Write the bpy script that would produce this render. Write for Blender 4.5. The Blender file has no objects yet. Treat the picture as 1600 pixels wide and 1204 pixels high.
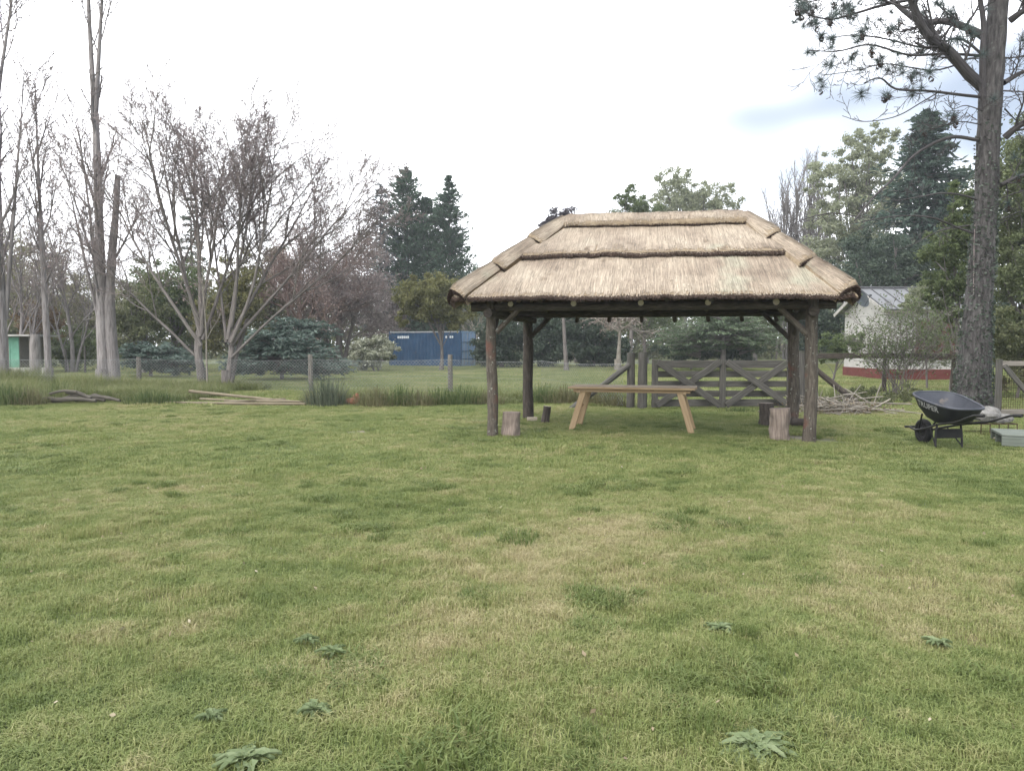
import bpy, math, random
import numpy as np
from mathutils import Vector

# ------------------------------------------------------------------ camera, sky, sun, exposure
SC = bpy.context.scene
COL = SC.collection
PITCH = math.atan(62 / 1200.0)
CAMH = 1.5
cam_data = bpy.data.cameras.new("camera")
cam_data.sensor_width = 36.0
cam_data.lens = 27.0
cam_data.clip_start = 0.05
cam_data.clip_end = 3000
cam = bpy.data.objects.new("camera", cam_data)
cam.location = (0, 0, CAMH)
cam.rotation_euler = (math.radians(90) - PITCH, 0, 0)
COL.objects.link(cam)
SC.camera = cam

SUN_EL, SUN_AZ = math.radians(58), math.radians(205)     # azimuth clockwise from +Y: behind the camera, to the left
world = bpy.data.worlds.new("World")
SC.world = world
world.use_nodes = True
wn, wl = world.node_tree.nodes, world.node_tree.links
wn.clear()
w_out = wn.new("ShaderNodeOutputWorld")
w_bg = wn.new("ShaderNodeBackground")
w_bg.inputs["Strength"].default_value = 0.1
w_sky = wn.new("ShaderNodeTexSky")
w_sky.sky_type = 'NISHITA'
w_sky.sun_disc = False
w_sky.sun_elevation = SUN_EL
w_sky.sun_rotation = SUN_AZ
w_sky.altitude = 50
w_sky.dust_density = 2.0
w_tc = wn.new("ShaderNodeTexCoord")
# overcast: a bright cloud sheet with thinner bluish stretches (noise over the direction), the blue sky behind it
w_map = wn.new("ShaderNodeMapping")
w_map.inputs["Scale"].default_value = (1.6, 1.6, 4.2)
w_map.inputs["Location"].default_value = (2.1, 0.45, 0.2)
w_noise = wn.new("ShaderNodeTexNoise")
w_noise.inputs["Scale"].default_value = 1.0
w_noise.inputs["Detail"].default_value = 2.5
w_noise.inputs["Roughness"].default_value = 0.5
w_sep = wn.new("ShaderNodeSeparateXYZ")
w_lin = wn.new("ShaderNodeMath"); w_lin.operation = 'MULTIPLY_ADD'        # clouds thin out towards the right
w_lin.inputs[1].default_value = 0.42
w_sum = wn.new("ShaderNodeMath"); w_sum.operation = 'ADD'
w_ramp = wn.new("ShaderNodeValToRGB")
w_ramp.color_ramp.interpolation = 'EASE'
w_ramp.color_ramp.elements[0].position = 0.53
w_ramp.color_ramp.elements[0].color = (0, 0, 0, 1)
w_ramp.color_ramp.elements[1].position = 0.68
w_ramp.color_ramp.elements[1].color = (1, 1, 1, 1)
w_mix = wn.new("ShaderNodeMix"); w_mix.data_type = 'RGBA'
w_mix.inputs["A"].default_value = (22.0, 22.2, 23.0, 1)
w_thin = wn.new("ShaderNodeMix"); w_thin.data_type = 'RGBA'                # thin cloud = half sky, half haze
w_thin.inputs["Factor"].default_value = 0.86
w_thin.inputs["B"].default_value = (5.0, 5.9, 7.3, 1)
wl.new(w_tc.outputs["Generated"], w_map.inputs["Vector"])
wl.new(w_map.outputs["Vector"], w_noise.inputs["Vector"])
wl.new(w_tc.outputs["Generated"], w_sep.inputs[0])
wl.new(w_sep.outputs["X"], w_lin.inputs[0])
wl.new(w_noise.outputs["Fac"], w_lin.inputs[2])
wl.new(w_lin.outputs[0], w_ramp.inputs["Fac"])
wl.new(w_sky.outputs["Color"], w_thin.inputs["A"])
wl.new(w_ramp.outputs["Color"], w_mix.inputs["Factor"])
wl.new(w_thin.outputs["Result"], w_mix.inputs["B"])
wl.new(w_mix.outputs["Result"], w_bg.inputs["Color"])
wl.new(w_bg.outputs[0], w_out.inputs["Surface"])

sun_data = bpy.data.lights.new("sun", 'SUN')
sun_data.energy = 1.1
sun_data.angle = math.radians(18)
sun_data.color = (1.0, 0.95, 0.87)
sun = bpy.data.objects.new("sun", sun_data)
sd = Vector((math.sin(SUN_AZ) * math.cos(SUN_EL), math.cos(SUN_AZ) * math.cos(SUN_EL), math.sin(SUN_EL)))
sun.rotation_euler = sd.to_track_quat('Z', 'Y').to_euler()
sun.location = (0, 0, 30)
COL.objects.link(sun)

SC.view_settings.view_transform = 'Standard'
SC.view_settings.look = 'None'
SC.view_settings.exposure = 0.4
SC.view_settings.gamma = 1.0
SC.view_settings.use_curve_mapping = False
SC.cycles.max_bounces = 6
SC.cycles.diffuse_bounces = 3
SC.cycles.transmission_bounces = 3
SC.cycles.volume_bounces = 0

# ------------------------------------------------------------------ helpers
RG = np.random.default_rng(7)
random.seed(7)
PI = math.pi

def at(px, py, Y):
    """point at ground distance Y that the photograph shows at pixel (px, py) of 1600 x 1204"""
    a, b = (px - 800) / 1200.0, (602 - py) / 1200.0
    d = np.array([a, math.cos(PITCH) + b * math.sin(PITCH), b * math.cos(PITCH) - math.sin(PITCH)])
    d = d * (Y / d[1])
    return np.array([d[0], d[1], CAMH + d[2]])

def gr(px, py):
    a, b = (px - 800) / 1200.0, (602 - py) / 1200.0
    d = np.array([a, math.cos(PITCH) + b * math.sin(PITCH), b * math.cos(PITCH) - math.sin(PITCH)])
    d = d * (-CAMH / d[2])
    return np.array([d[0], d[1], 0.0])

def V3(*a):
    return np.array(a, dtype=float)

def nrm(v):
    v = np.asarray(v, float)
    return v / np.maximum(np.linalg.norm(v, axis=-1, keepdims=True), 1e-9)

_S = [(RG.uniform(-1, 1, 3), RG.uniform(0, 6.28)) for _ in range(24)]
def wob(p, f):
    """smooth pseudo-noise in about -1..1 at the points p (n,3)"""
    p = np.asarray(p, float)
    s = 0
    for i, (k, ph) in enumerate(_S[:12]):
        s = s + np.sin(p @ (k * f * (1 + 0.35 * i)) + ph) / (1 + 0.25 * i)
    return s / 3.6

class MB:
    """collects pieces and links them as ONE mesh object"""
    def __init__(self):
        self.v, self.q, self.t, self.r, self.g, self.mq, self.mt = [], [], [], [], [], [], []
        self.n = 0
    def add(self, v, q=None, t=None, r=0.5, g=None, m=0):
        v = np.asarray(v, float).reshape(-1, 3)
        k = len(v)
        self.v.append(v)
        self.r.append(np.broadcast_to(np.asarray(r, float), (k,)).copy())
        self.g.append(v if g is None else np.asarray(g, float).reshape(-1, 3))
        if q is not None and len(q):
            q = np.asarray(q, np.int64).reshape(-1, 4) + self.n
            self.q.append(q); self.mq.append(np.full(len(q), m))
        if t is not None and len(t):
            t = np.asarray(t, np.int64).reshape(-1, 3) + self.n
            self.t.append(t); self.mt.append(np.full(len(t), m))
        self.n += k
        return self
    def mesh(self, name, mats, o=(0, 0, 0), smooth=False):
        v = np.concatenate(self.v) - np.asarray(o, float)
        q = np.concatenate(self.q) if self.q else np.zeros((0, 4), np.int64)
        t = np.concatenate(self.t) if self.t else np.zeros((0, 3), np.int64)
        mi = np.concatenate((self.mq or [np.zeros(0)]) + (self.mt or [np.zeros(0)])).astype(np.int32)
        me = bpy.data.meshes.new(name)
        me.vertices.add(len(v)); me.vertices.foreach_set("co", v.astype(np.float32).ravel())
        li = np.concatenate([q.ravel(), t.ravel()]).astype(np.int32)
        me.loops.add(len(li)); me.loops.foreach_set("vertex_index", li)
        ls = np.concatenate([np.arange(len(q)) * 4, len(q) * 4 + np.arange(len(t)) * 3]).astype(np.int32)
        me.polygons.add(len(ls)); me.polygons.foreach_set("loop_start", ls)
        me.polygons.foreach_set("material_index", mi)
        me.polygons.foreach_set("use_smooth", np.full(len(ls), bool(smooth)))
        a = me.attributes.new("rnd", 'FLOAT', 'POINT'); a.data.foreach_set("value", np.concatenate(self.r).astype(np.float32))
        a = me.attributes.new("g", 'FLOAT_VECTOR', 'POINT'); a.data.foreach_set("vector", np.concatenate(self.g).astype(np.float32).ravel())
        for m in (mats if isinstance(mats, (list, tuple)) else [mats]):
            me.materials.append(m)
        me.update(calc_edges=True)
        me.validate()
        return me
    def build(self, name, mats, parent=None, smooth=False, label=None):
        o = parent_world(parent)
        ob = bpy.data.objects.new(name, self.mesh(name, mats, o, smooth))
        COL.objects.link(ob)
        if parent is not None:
            ob.parent = parent
        if label:
            ob["label"] = label
        return ob
    def build_at(self, name, mats, loc, smooth=False):
        ob = bpy.data.objects.new(name, self.mesh(name, mats, loc, smooth))
        COL.objects.link(ob)
        ob.location = loc
        return ob

def parent_world(p):
    w = np.zeros(3)
    while p is not None:
        w = w + np.array(p.location)
        p = p.parent
    return w

def tag(o, label, cat, group=None, kind=None):
    o["label"] = label
    o["category"] = cat
    if group: o["group"] = group
    if kind: o["kind"] = kind
    return o

def thing(name, label, cat, loc, group=None):
    o = bpy.data.objects.new(name, None)
    o.empty_display_size = 0.3
    COL.objects.link(o)
    o.location = tuple(float(x) for x in loc)
    return tag(o, label, cat, group)

def tubes(P, R, sides=6, caps=False, bump=0.0, bf=3.0):
    """P (B,n,3), R (B,n): B tubes of n rings; returns v, q, t, g"""
    P = np.asarray(P, float); R = np.asarray(R, float)
    if P.ndim == 2: P, R = P[None], R[None]
    B, n, _ = P.shape
    T = np.empty_like(P)
    T[:, 1:-1] = P[:, 2:] - P[:, :-2]
    T[:, 0] = P[:, 1] - P[:, 0]; T[:, -1] = P[:, -1] - P[:, -2]
    T = nrm(T)
    D = nrm(P[:, -1] - P[:, 0] + 1e-6)
    ref = np.where(np.abs(D[:, 2:3]) > 0.8, np.array([[1.0, 0.03, 0]]), np.array([[0, 0, 1.0]]))[:, None, :]
    U = nrm(np.cross(T, np.broadcast_to(ref, T.shape)))
    W = np.cross(T, U)
    a = np.linspace(0, 2 * PI, sides, endpoint=False)
    ca, sa = np.cos(a), np.sin(a)
    off = U[:, :, None, :] * ca[None, None, :, None] + W[:, :, None, :] * sa[None, None, :, None]
    RR = R[:, :, None, None]
    if bump:
        RR = RR * (1 + bump * wob((P[:, :, None, :] + off * RR).reshape(-1, 3), bf).reshape(B, n, sides, 1))
    v = P[:, :, None, :] + off * RR
    L = np.concatenate([np.zeros((B, 1)), np.cumsum(np.linalg.norm(P[:, 1:] - P[:, :-1], axis=2), axis=1)], axis=1)
    g = np.empty((B, n, sides, 3))
    g[..., 0] = (L + RG.uniform(0, 30, (B, 1)))[:, :, None]
    g[..., 1] = ca[None, None, :] * R[:, :, None]
    g[..., 2] = sa[None, None, :] * R[:, :, None]
    idx = np.arange(B * n * sides).reshape(B, n, sides)
    nx = np.roll(idx, -1, axis=2)
    q = np.stack([idx[:, :-1], nx[:, :-1], nx[:, 1:], idx[:, 1:]], axis=-1).reshape(-1, 4)
    t = np.zeros((0, 3), int)
    v = v.reshape(-1, 3); g = g.reshape(-1, 3)
    if caps:
        base = len(v)
        v = np.concatenate([v, P[:, 0], P[:, -1]]); g = np.concatenate([g, np.zeros((2 * B, 3))])
        tt = []
        for b in range(B):
            for s in range(sides):
                s2 = (s + 1) % sides
                tt.append((idx[b, 0, s2], idx[b, 0, s], base + b))
                tt.append((idx[b, -1, s], idx[b, -1, s2], base + B + b))
        t = np.array(tt)
    return v, q, t, g

def path(pts, n):
    """smooth resampled polyline (Catmull-Rom) of n points"""
    p = np.asarray(pts, float)
    if len(p) == 2:
        return p[0] + (p[1] - p[0]) * np.linspace(0, 1, n)[:, None]
    e = np.concatenate([[2 * p[0] - p[1]], p, [2 * p[-1] - p[-2]]])
    out = []
    for u in np.linspace(0, len(p) - 1 - 1e-6, n):
        i = int(u); f = u - i
        a, b, c, d = e[i], e[i + 1], e[i + 2], e[i + 3]
        out.append(0.5 * (2 * b + (c - a) * f + (2 * a - 5 * b + 4 * c - d) * f * f + (3 * b - a - 3 * c + d) * f ** 3))
    return np.array(out)

def log(mb, p0, p1, r0, r1=None, sides=12, n=10, wobble=0.01, bump=0.08, bf=6.0, m=0, mcap=None, r=0.5):
    r1 = r0 if r1 is None else r1
    p0, p1 = np.asarray(p0, float), np.asarray(p1, float)
    P = p0 + (p1 - p0) * np.linspace(0, 1, n)[:, None]
    ph = RG.uniform(0, 9, 3)
    L = np.linalg.norm(p1 - p0)
    s = np.linspace(0, 1, n)
    P = P + wobble * L * np.stack([np.sin(s * 5 + ph[0]), np.sin(s * 4 + ph[1]), 0 * s], 1) * (np.sin(s * PI)[:, None] if n > 2 else 0)
    v, q, t, g = tubes(P, np.linspace(r0, r1, n), sides, True, bump, bf)
    mb.add(v, q, None, r, g, m)
    # caps as a separate piece so that they may carry another material
    k = len(v)
    mb.add(v, None, t, r, np.stack([v[:, 0] * 0 + 50 + v[:, 0], v[:, 1], v[:, 2]], 1), m if mcap is None else mcap)
    return mb

def board(mb, p0, p1, w, h, up=(0, 0, 1), c=0.006, m=0, r=0.5, warp=0.0):
    """a sawn board from p0 to p1, w wide (across up), h thick (along up), chamfered"""
    p0, p1 = np.asarray(p0, float), np.asarray(p1, float)
    T = nrm(p1 - p0)
    S = nrm(np.cross(T, np.asarray(up, float))); U = np.cross(S, T)
    c = min(c, w * .3, h * .3)
    a, b = w / 2, h / 2
    pr = np.array([(-a + c, -b), (a - c, -b), (a, -b + c), (a, b - c), (a - c, b), (-a + c, b), (-a, b - c), (-a, -b + c)])
    L = np.linalg.norm(p1 - p0)
    n = 2 if warp == 0 else 5
    rows, gs = [], []
    o = RG.uniform(0, 40)
    for s in np.linspace(0, 1, n):
        k = math.sin(s * PI) * warp
        rows.append(p0 + T * (L * s) + S * pr[:, :1] + U * (pr[:, 1:] + k))
        gs.append(np.stack([np.full(8, o + L * s), pr[:, 0], pr[:, 1]], 1))
    v = np.concatenate(rows); g = np.concatenate(gs)
    q = []
    for i in range(n - 1):
        for j in range(8):
            k = (j + 1) % 8
            q.append((i * 8 + j, i * 8 + k, i * 8 + 8 + k, i * 8 + 8 + j))
    e = (n - 1) * 8
    t = [(0, j + 1, j) for j in range(1, 7)] + [(e, e + j, e + j + 1) for j in range(1, 7)]
    mb.add(v, q, t, r, g, m)
    return mb

def boxm(mb, lo, hi, F=None, m=0, c=0.004, r=0.5):
    """axis box in the local frame F (function local -> world)"""
    lo, hi = np.asarray(lo, float), np.asarray(hi, float)
    x = [lo[0], hi[0]]; y = [lo[1], hi[1]]; z = [lo[2], hi[2]]
    v = np.array([(a, b, d) for d in z for b in y for a in x])
    q = [(0, 2, 3, 1), (4, 5, 7, 6), (0, 1, 5, 4), (2, 6, 7, 3), (0, 4, 6, 2), (1, 3, 7, 5)]
    vv = F(v) if F else v
    mb.add(vv, q, None, r, v, m)
    return mb

def cards(c, a, b, m4=None):
    """quads (diamond leaves) at centres c with half axes a and b (n,3)"""
    v = np.stack([c - a, c - b * 1.0 - a * 0.1, c + a, c + b - a * 0.1], axis=1).reshape(-1, 3)
    n = len(c)
    q = np.arange(4 * n).reshape(n, 4)
    return v, q

def rdir(n, up=0.0):
    d = RG.normal(0, 1, (n, 3)); d[:, 2] += up
    return nrm(d)

def leaves(mb, c, size, aspect=0.5, up=0.0, down=0.0, m=0, r=None, out=None):
    """one diamond leaf per centre; long axis random (or along out), blade turned at random"""
    n = len(c)
    A = rdir(n) if out is None else nrm(out + RG.normal(0, 0.45, (n, 3)))
    A[:, 2] -= down
    A = nrm(A)
    N = rdir(n, up)
    B = nrm(np.cross(A, N))
    s = size * RG.uniform(0.6, 1.35, (n, 1))
    v, q = cards(c, A * s * 0.5, B * s * 0.5 * aspect)
    rr = RG.uniform(0, 1, n) if r is None else r
    mb.add(v, q, None, np.repeat(rr, 4), None, m)

# ------------------------------------------------------------------ materials
def nodes_of(name):
    m = bpy.data.materials.new(name); m.use_nodes = True
    nt = m.node_tree; nt.nodes.clear()
    return m, nt.nodes, nt.links

def ramp(N, pts):
    r = N.new("ShaderNodeValToRGB")
    e = r.color_ramp.elements
    e[0].position, e[0].color = pts[0][0], (*pts[0][1], 1)
    e[1].position, e[1].color = pts[-1][0], (*pts[-1][1], 1)
    for p, c in pts[1:-1]:
        x = e.new(p); x.color = (*c, 1)
    return r

def mixc(N, L, f, a, b, mode='MIX'):
    x = N.new("ShaderNodeMix"); x.data_type = 'RGBA'; x.blend_type = mode
    for s, k in ((f, "Factor"), (a, "A"), (b, "B")):
        if hasattr(s, "is_output") or hasattr(s, "links") and not isinstance(s, (tuple, float, int)):
            L.new(s, x.inputs[k])
        elif k == "Factor":
            x.inputs[k].default_value = s
        else:
            x.inputs[k].default_value = (*s, 1)
    return x.outputs["Result"]

def noise(N, L, vec, scale, detail=4, rough=0.55, sc=(1, 1, 1)):
    mp = N.new("ShaderNodeMapping"); mp.inputs["Scale"].default_value = sc
    L.new(vec, mp.inputs["Vector"])
    x = N.new("ShaderNodeTexNoise")
    x.inputs["Scale"].default_value = scale; x.inputs["Detail"].default_value = detail; x.inputs["Roughness"].default_value = rough
    L.new(mp.outputs[0], x.inputs["Vector"])
    return x.outputs["Fac"]

def surf(name, stops, scale=4.0, sc=(1, 1, 1), coord="g", rough=0.85, bump=0.3, bdist=0.02, var=0.35, fine=None, transl=0.0, spec=0.3, metal=0.0, spots=None):
    """colour ramp over stretched noise, per-piece brightness from rnd, optional spots (colour, scale, threshold), bump"""
    m, N, L = nodes_of(name)
    out = N.new("ShaderNodeOutputMaterial")
    if coord == "g":
        a = N.new("ShaderNodeAttribute"); a.attribute_name = "g"; vec = a.outputs["Vector"]
    elif coord == "world":
        vec = N.new("ShaderNodeNewGeometry").outputs["Position"]
    else:
        vec = N.new("ShaderNodeTexCoord").outputs["Object"]
    f = noise(N, L, vec, scale, 6, 0.6, sc)
    rp = ramp(N, stops); L.new(f, rp.inputs["Fac"])
    col = rp.outputs["Color"]
    if spots:
        for (sc_col, s_scale, lo, hi) in spots:
            sf = noise(N, L, vec, s_scale, 3, 0.5)
            mr = N.new("ShaderNodeMapRange"); mr.interpolation_type = 'SMOOTHSTEP'
            mr.inputs["From Min"].default_value = lo; mr.inputs["From Max"].default_value = hi
            L.new(sf, mr.inputs["Value"])
            col = mixc(N, L, mr.outputs[0], col, sc_col)
    if var:
        at_ = N.new("ShaderNodeAttribute"); at_.attribute_name = "rnd"
        mr = N.new("ShaderNodeMapRange")
        mr.inputs["To Min"].default_value = 1 - var; mr.inputs["To Max"].default_value = 1 + var
        L.new(at_.outputs["Fac"], mr.inputs["Value"])
        vm = N.new("ShaderNodeVectorMath"); vm.operation = 'SCALE'
        L.new(col, vm.inputs[0]); L.new(mr.outputs[0], vm.inputs["Scale"])
        col = vm.outputs[0]
    b = N.new("ShaderNodeBsdfPrincipled")
    b.inputs["Roughness"].default_value = rough
    b.inputs["Specular IOR Level"].default_value = spec
    b.inputs["Metallic"].default_value = metal
    L.new(col, b.inputs["Base Color"])
    if bump:
        bf = noise(N, L, vec, fine or scale * 2.5, 5, 0.65, sc)
        bn = N.new("ShaderNodeBump"); bn.inputs["Strength"].default_value = bump; bn.inputs["Distance"].default_value = bdist
        L.new(bf, bn.inputs["Height"]); L.new(bn.outputs[0], b.inputs["Normal"])
    if transl:
        tr = N.new("ShaderNodeBsdfTranslucent"); L.new(col, tr.inputs["Color"])
        mx = N.new("ShaderNodeMixShader"); mx.inputs[0].default_value = transl
        L.new(b.outputs[0], mx.inputs[1]); L.new(tr.outputs[0], mx.inputs[2])
        L.new(mx.outputs[0], out.inputs["Surface"])
    else:
        L.new(b.outputs[0], out.inputs["Surface"])
    return m

def leafmat(name, a, b, c=None, transl=0.3, rough=0.6, var=0.3):
    """leaf colours spread leaf by leaf (rnd) and clump by clump (noise over the object)"""
    m, N, L = nodes_of(name)
    out = N.new("ShaderNodeOutputMaterial")
    ra = N.new("ShaderNodeAttribute"); ra.attribute_name = "rnd"
    vec = N.new("ShaderNodeTexCoord").outputs["Object"]
    f = noise(N, L, vec, 0.9, 3)
    ad = N.new("ShaderNodeMath"); ad.operation = 'MULTIPLY_ADD'; ad.inputs[1].default_value = 0.55
    L.new(ra.outputs["Fac"], ad.inputs[0])
    hf = N.new("ShaderNodeMath"); hf.operation = 'MULTIPLY'; hf.inputs[1].default_value = 0.5
    L.new(f, hf.inputs[0]); L.new(hf.outputs[0], ad.inputs[2])
    st = [(0.1, a), (0.6, b)] + ([(0.9, c)] if c else [])
    rp = ramp(N, st); L.new(ad.outputs[0], rp.inputs["Fac"])
    bs = N.new("ShaderNodeBsdfPrincipled"); bs.inputs["Roughness"].default_value = rough
    bs.inputs["Specular IOR Level"].default_value = 0.25
    L.new(rp.outputs["Color"], bs.inputs["Base Color"])
    tr = N.new("ShaderNodeBsdfTranslucent"); L.new(rp.outputs["Color"], tr.inputs["Color"])
    mx = N.new("ShaderNodeMixShader"); mx.inputs[0].default_value = transl
    L.new(bs.outputs[0], mx.inputs[1]); L.new(tr.outputs[0], mx.inputs[2])
    L.new(mx.outputs[0], out.inputs["Surface"])
    return m

GRAIN = (1.2, 22, 22)
M = {}
M['pine_bark'] = surf('pine_bark', [(0.3, (.028, .026, .025)), (0.52, (.09, .083, .08)), (0.75, (.165, .155, .15))], 3.2, (1.0, 5, 5), bump=1.0, bdist=0.05, spots=[((.15, .155, .14), 9, .6, .75)])
M['pine_limb'] = surf('pine_limb', [(0.3, (.04, .036, .036)), (0.7, (.11, .1, .1))], 4.0, (.8, 8, 8), bump=.6, bdist=.02)
M['poplar_bark'] = surf('poplar_bark', [(0.3, (.14, .125, .12)), (0.55, (.28, .255, .245)), (0.8, (.38, .355, .34))], 3.0, (.8, 7, 7), bump=.8, bdist=.03)  # paled tint: bloom of the bright sky is put into the bark colour
M['grey_bark'] = surf('grey_bark', [(0.3, (.085, .075, .07)), (0.55, (.19, .17, .155)), (0.8, (.28, .255, .235))], 4.0, (.8, 8, 8), bump=.6, bdist=.02)
M['twig'] = surf('twig', [(0.3, (.19, .155, .15)), (0.7, (.31, .26, .245))], 4.0, bump=0, var=.25)  # lightened so that the sky's bloom over thin branches sits in the colour
M['twig_red'] = surf('twig_red', [(0.3, (.15, .105, .09)), (0.7, (.25, .185, .16))], 4.0, bump=0, var=.25)
M['pale_twig'] = surf('pale_twig', [(0.3, (.19, .17, .14)), (0.7, (.32, .29, .245))], 4.0, bump=0, var=.25)
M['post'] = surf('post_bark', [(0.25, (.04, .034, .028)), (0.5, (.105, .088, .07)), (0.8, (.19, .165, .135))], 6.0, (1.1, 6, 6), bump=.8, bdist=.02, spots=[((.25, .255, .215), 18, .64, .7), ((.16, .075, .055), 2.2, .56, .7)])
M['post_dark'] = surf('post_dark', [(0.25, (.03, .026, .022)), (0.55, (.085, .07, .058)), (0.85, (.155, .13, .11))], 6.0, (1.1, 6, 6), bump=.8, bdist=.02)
M['gate_wood'] = surf('gate_wood', [(0.25, (.04, .037, .033)), (0.55, (.1, .094, .083)), (0.85, (.17, .16, .142))], 2.0, GRAIN, bump=.6, bdist=.008, spots=[((.07, .075, .05), 3, .6, .75)])
M['old_wood'] = surf('old_wood', [(0.25, (.085, .075, .065)), (0.55, (.2, .18, .155)), (0.85, (.31, .285, .25))], 2.0, GRAIN, bump=.6, bdist=.008, spots=[((.1, .11, .075), 3, .6, .75)])
M['pale_wood'] = surf('pale_wood', [(0.25, (.3, .25, .19)), (0.55, (.43, .37, .29)), (0.85, (.52, .46, .37))], 2.0, GRAIN, bump=.4, bdist=.006)
M['new_wood'] = surf('new_wood', [(0.25, (.25, .165, .085)), (0.5, (.36, .255, .145)), (0.8, (.45, .345, .22))], 1.6, (1.2, 16, 16), bump=.15, bdist=.003, rough=.6, var=.3, spots=[((.2, .12, .06), 7, .66, .72)])
M['cut_wood'] = surf('cut_wood', [(0.3, (.42, .36, .27)), (0.7, (.6, .53, .42))], 9, bump=.2)
M['stump'] = surf('stump', [(0.25, (.1, .08, .065)), (0.5, (.25, .2, .165)), (0.8, (.4, .34, .29))], 3, (.8, 14, 14), bump=.9, bdist=.02)
M['heap_bark'] = surf('heap_bark', [(0.3, (.05, .044, .036)), (0.7, (.15, .135, .11))], 4, (.8, 8, 8), bump=.6, bdist=.02)
M['bamboo'] = surf('bamboo', [(0.3, (.13, .105, .07)), (0.7, (.27, .23, .16))], 2, (1, 8, 8), bump=.2)
M['straw'] = surf('straw', [(0.25, (.2, .153, .112)), (0.5, (.355, .29, .218)), (0.8, (.465, .4, .308))], 1.3, coord="world", bump=0, var=.42, rough=.6, spots=[((.35, .335, .25), .9, .6, .74), ((.2, .15, .1), 2.4, .64, .76)])
M['straw_base'] = surf('straw_base', [(0.25, (.15, .108, .068)), (0.5, (.29, .225, .15)), (0.8, (.4, .325, .225))], 9, coord="world", bump=.6, bdist=.03, var=.1)
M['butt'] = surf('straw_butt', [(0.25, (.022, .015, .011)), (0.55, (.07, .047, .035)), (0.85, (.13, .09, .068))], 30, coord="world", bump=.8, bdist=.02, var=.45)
M['white_wall'] = surf('white_wall', [(0.3, (.43, .415, .385)), (0.7, (.54, .525, .49))], 1.5, coord="world", bump=.15, var=0, spots=[((.48, .46, .42), 1.1, .6, .8)])
M['red_paint'] = surf('red_paint', [(0.3, (.11, .032, .026)), (0.7, (.165, .052, .043))], 2.5, coord="world", bump=.2, var=.15)
M['shutter'] = surf('shutter_red', [(0.3, (.08, .025, .022)), (0.7, (.125, .042, .036))], 3, coord="world", bump=.1, var=.15, rough=.6)
M['tin'] = surf('roof_tin', [(0.3, (.165, .168, .171)), (0.7, (.235, .239, .243))], 1.2, coord="world", bump=.05, var=.1, rough=.5, metal=.35)
M['tin_rib'] = surf('roof_rib', [(0.3, (.07, .07, .073)), (0.7, (.1, .1, .105))], 2, coord="world", bump=0, var=0, rough=.55)
M['dish'] = surf('dish_grey', [(0.3, (.05, .058, .06)), (0.7, (.075, .085, .088))], 2, coord="world", bump=0, var=0, rough=.5)
M['blue'] = surf('container_blue', [(0.3, (.02, .054, .112)), (0.7, (.036, .086, .165))], 1.2, coord="world", bump=.05, var=0, rough=.5, spots=[((.1, .075, .07), 1.5, .66, .8)])
M['blue_door'] = surf('container_door_blue', [(0.3, (.24, .37, .56)), (0.7, (.33, .46, .64))], 1.6, coord="world", bump=.05, var=0, rough=.5, spots=[((.26, .29, .34), 1.5, .58, .75)])
M['steel'] = surf('steel', [(0.3, (.26, .28, .3)), (0.7, (.42, .44, .46))], 3, coord="world", bump=0, var=0, rough=.5, metal=.4)
M['white_print'] = surf('white_print', [(0.3, (.55, .58, .6)), (0.7, (.7, .72, .74))], 3, coord="world", bump=0, var=0)
M['black_plastic'] = surf('black_plastic', [(0.3, (.011, .012, .014)), (0.7, (.02, .021, .024))], 5, coord="world", bump=.03, var=0, rough=.45, spots=[((.05, .048, .042), 2.6, .58, .8)])
M['tray_in'] = surf('tray_inside', [(0.3, (.045, .05, .062)), (0.7, (.085, .09, .105))], 4, coord="world", bump=.03, var=0, rough=.6, spots=[((.16, .14, .12), 5, .62, .75)])
M['rubber'] = surf('rubber', [(0.3, (.012, .012, .012)), (0.7, (.03, .029, .028))], 20, coord="world", bump=.3, var=0, rough=.8)
M['black_steel'] = surf('black_steel', [(0.3, (.012, .012, .013)), (0.7, (.03, .028, .028))], 6, coord="world", bump=0, var=0, rough=.45)
M['lettering'] = surf('lettering_grey', [(0.3, (.3, .3, .29)), (0.7, (.42, .42, .4))], 30, coord="world", bump=0, var=0)
M['wire'] = surf('galvanised_wire', [(0.3, (.2, .21, .21)), (0.7, (.34, .35, .34))], 4, coord="world", bump=0, var=0, rough=.5, metal=.3)
M['green_paint'] = surf('green_paint', [(0.3, (.11, .27, .19)), (0.7, (.18, .38, .28))], 2, coord="world", bump=.1, var=0)
M['concrete'] = surf('concrete', [(0.3, (.33, .32, .29)), (0.7, (.5, .48, .45))], 4, coord="world", bump=.4, var=.1)
M['stone'] = surf('grey_stone', [(0.3, (.13, .125, .115)), (0.7, (.3, .29, .27))], 9, coord="world", bump=.8, bdist=.03, var=.25)
M['deck'] = surf('deck_green_wood', [(0.25, (.09, .105, .085)), (0.55, (.17, .19, .16)), (0.85, (.26, .28, .245))], 1.6, GRAIN, bump=.5, bdist=.006, var=.2)
M['clay'] = surf('clay', [(0.3, (.2, .085, .05)), (0.7, (.34, .16, .1))], 6, coord="world", bump=.4, var=.2)
M['rust'] = surf('rust', [(0.3, (.03, .018, .014)), (0.7, (.08, .045, .033))], 12, coord="world", bump=.3, var=0)
# ------------------------------------------------------------------ ground
DIRT = [(gr(598, 672), 0.85, 0.42), (gr(1238, 682), .42, .55), (gr(785, 685), .4, .3)]
def gz(x, y):
    x, y = np.asarray(x, float), np.asarray(y, float)
    p = np.stack([x, y, 0 * x], -1).reshape(-1, 3)
    z = 0.02 * wob(p, 2.6) + 0.03 * wob(p + 7, 0.7)
    fade = np.clip((60 - np.hypot(x, y).ravel()) / 30, 0, 1)
    return (z * fade).reshape(np.shape(x))

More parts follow.
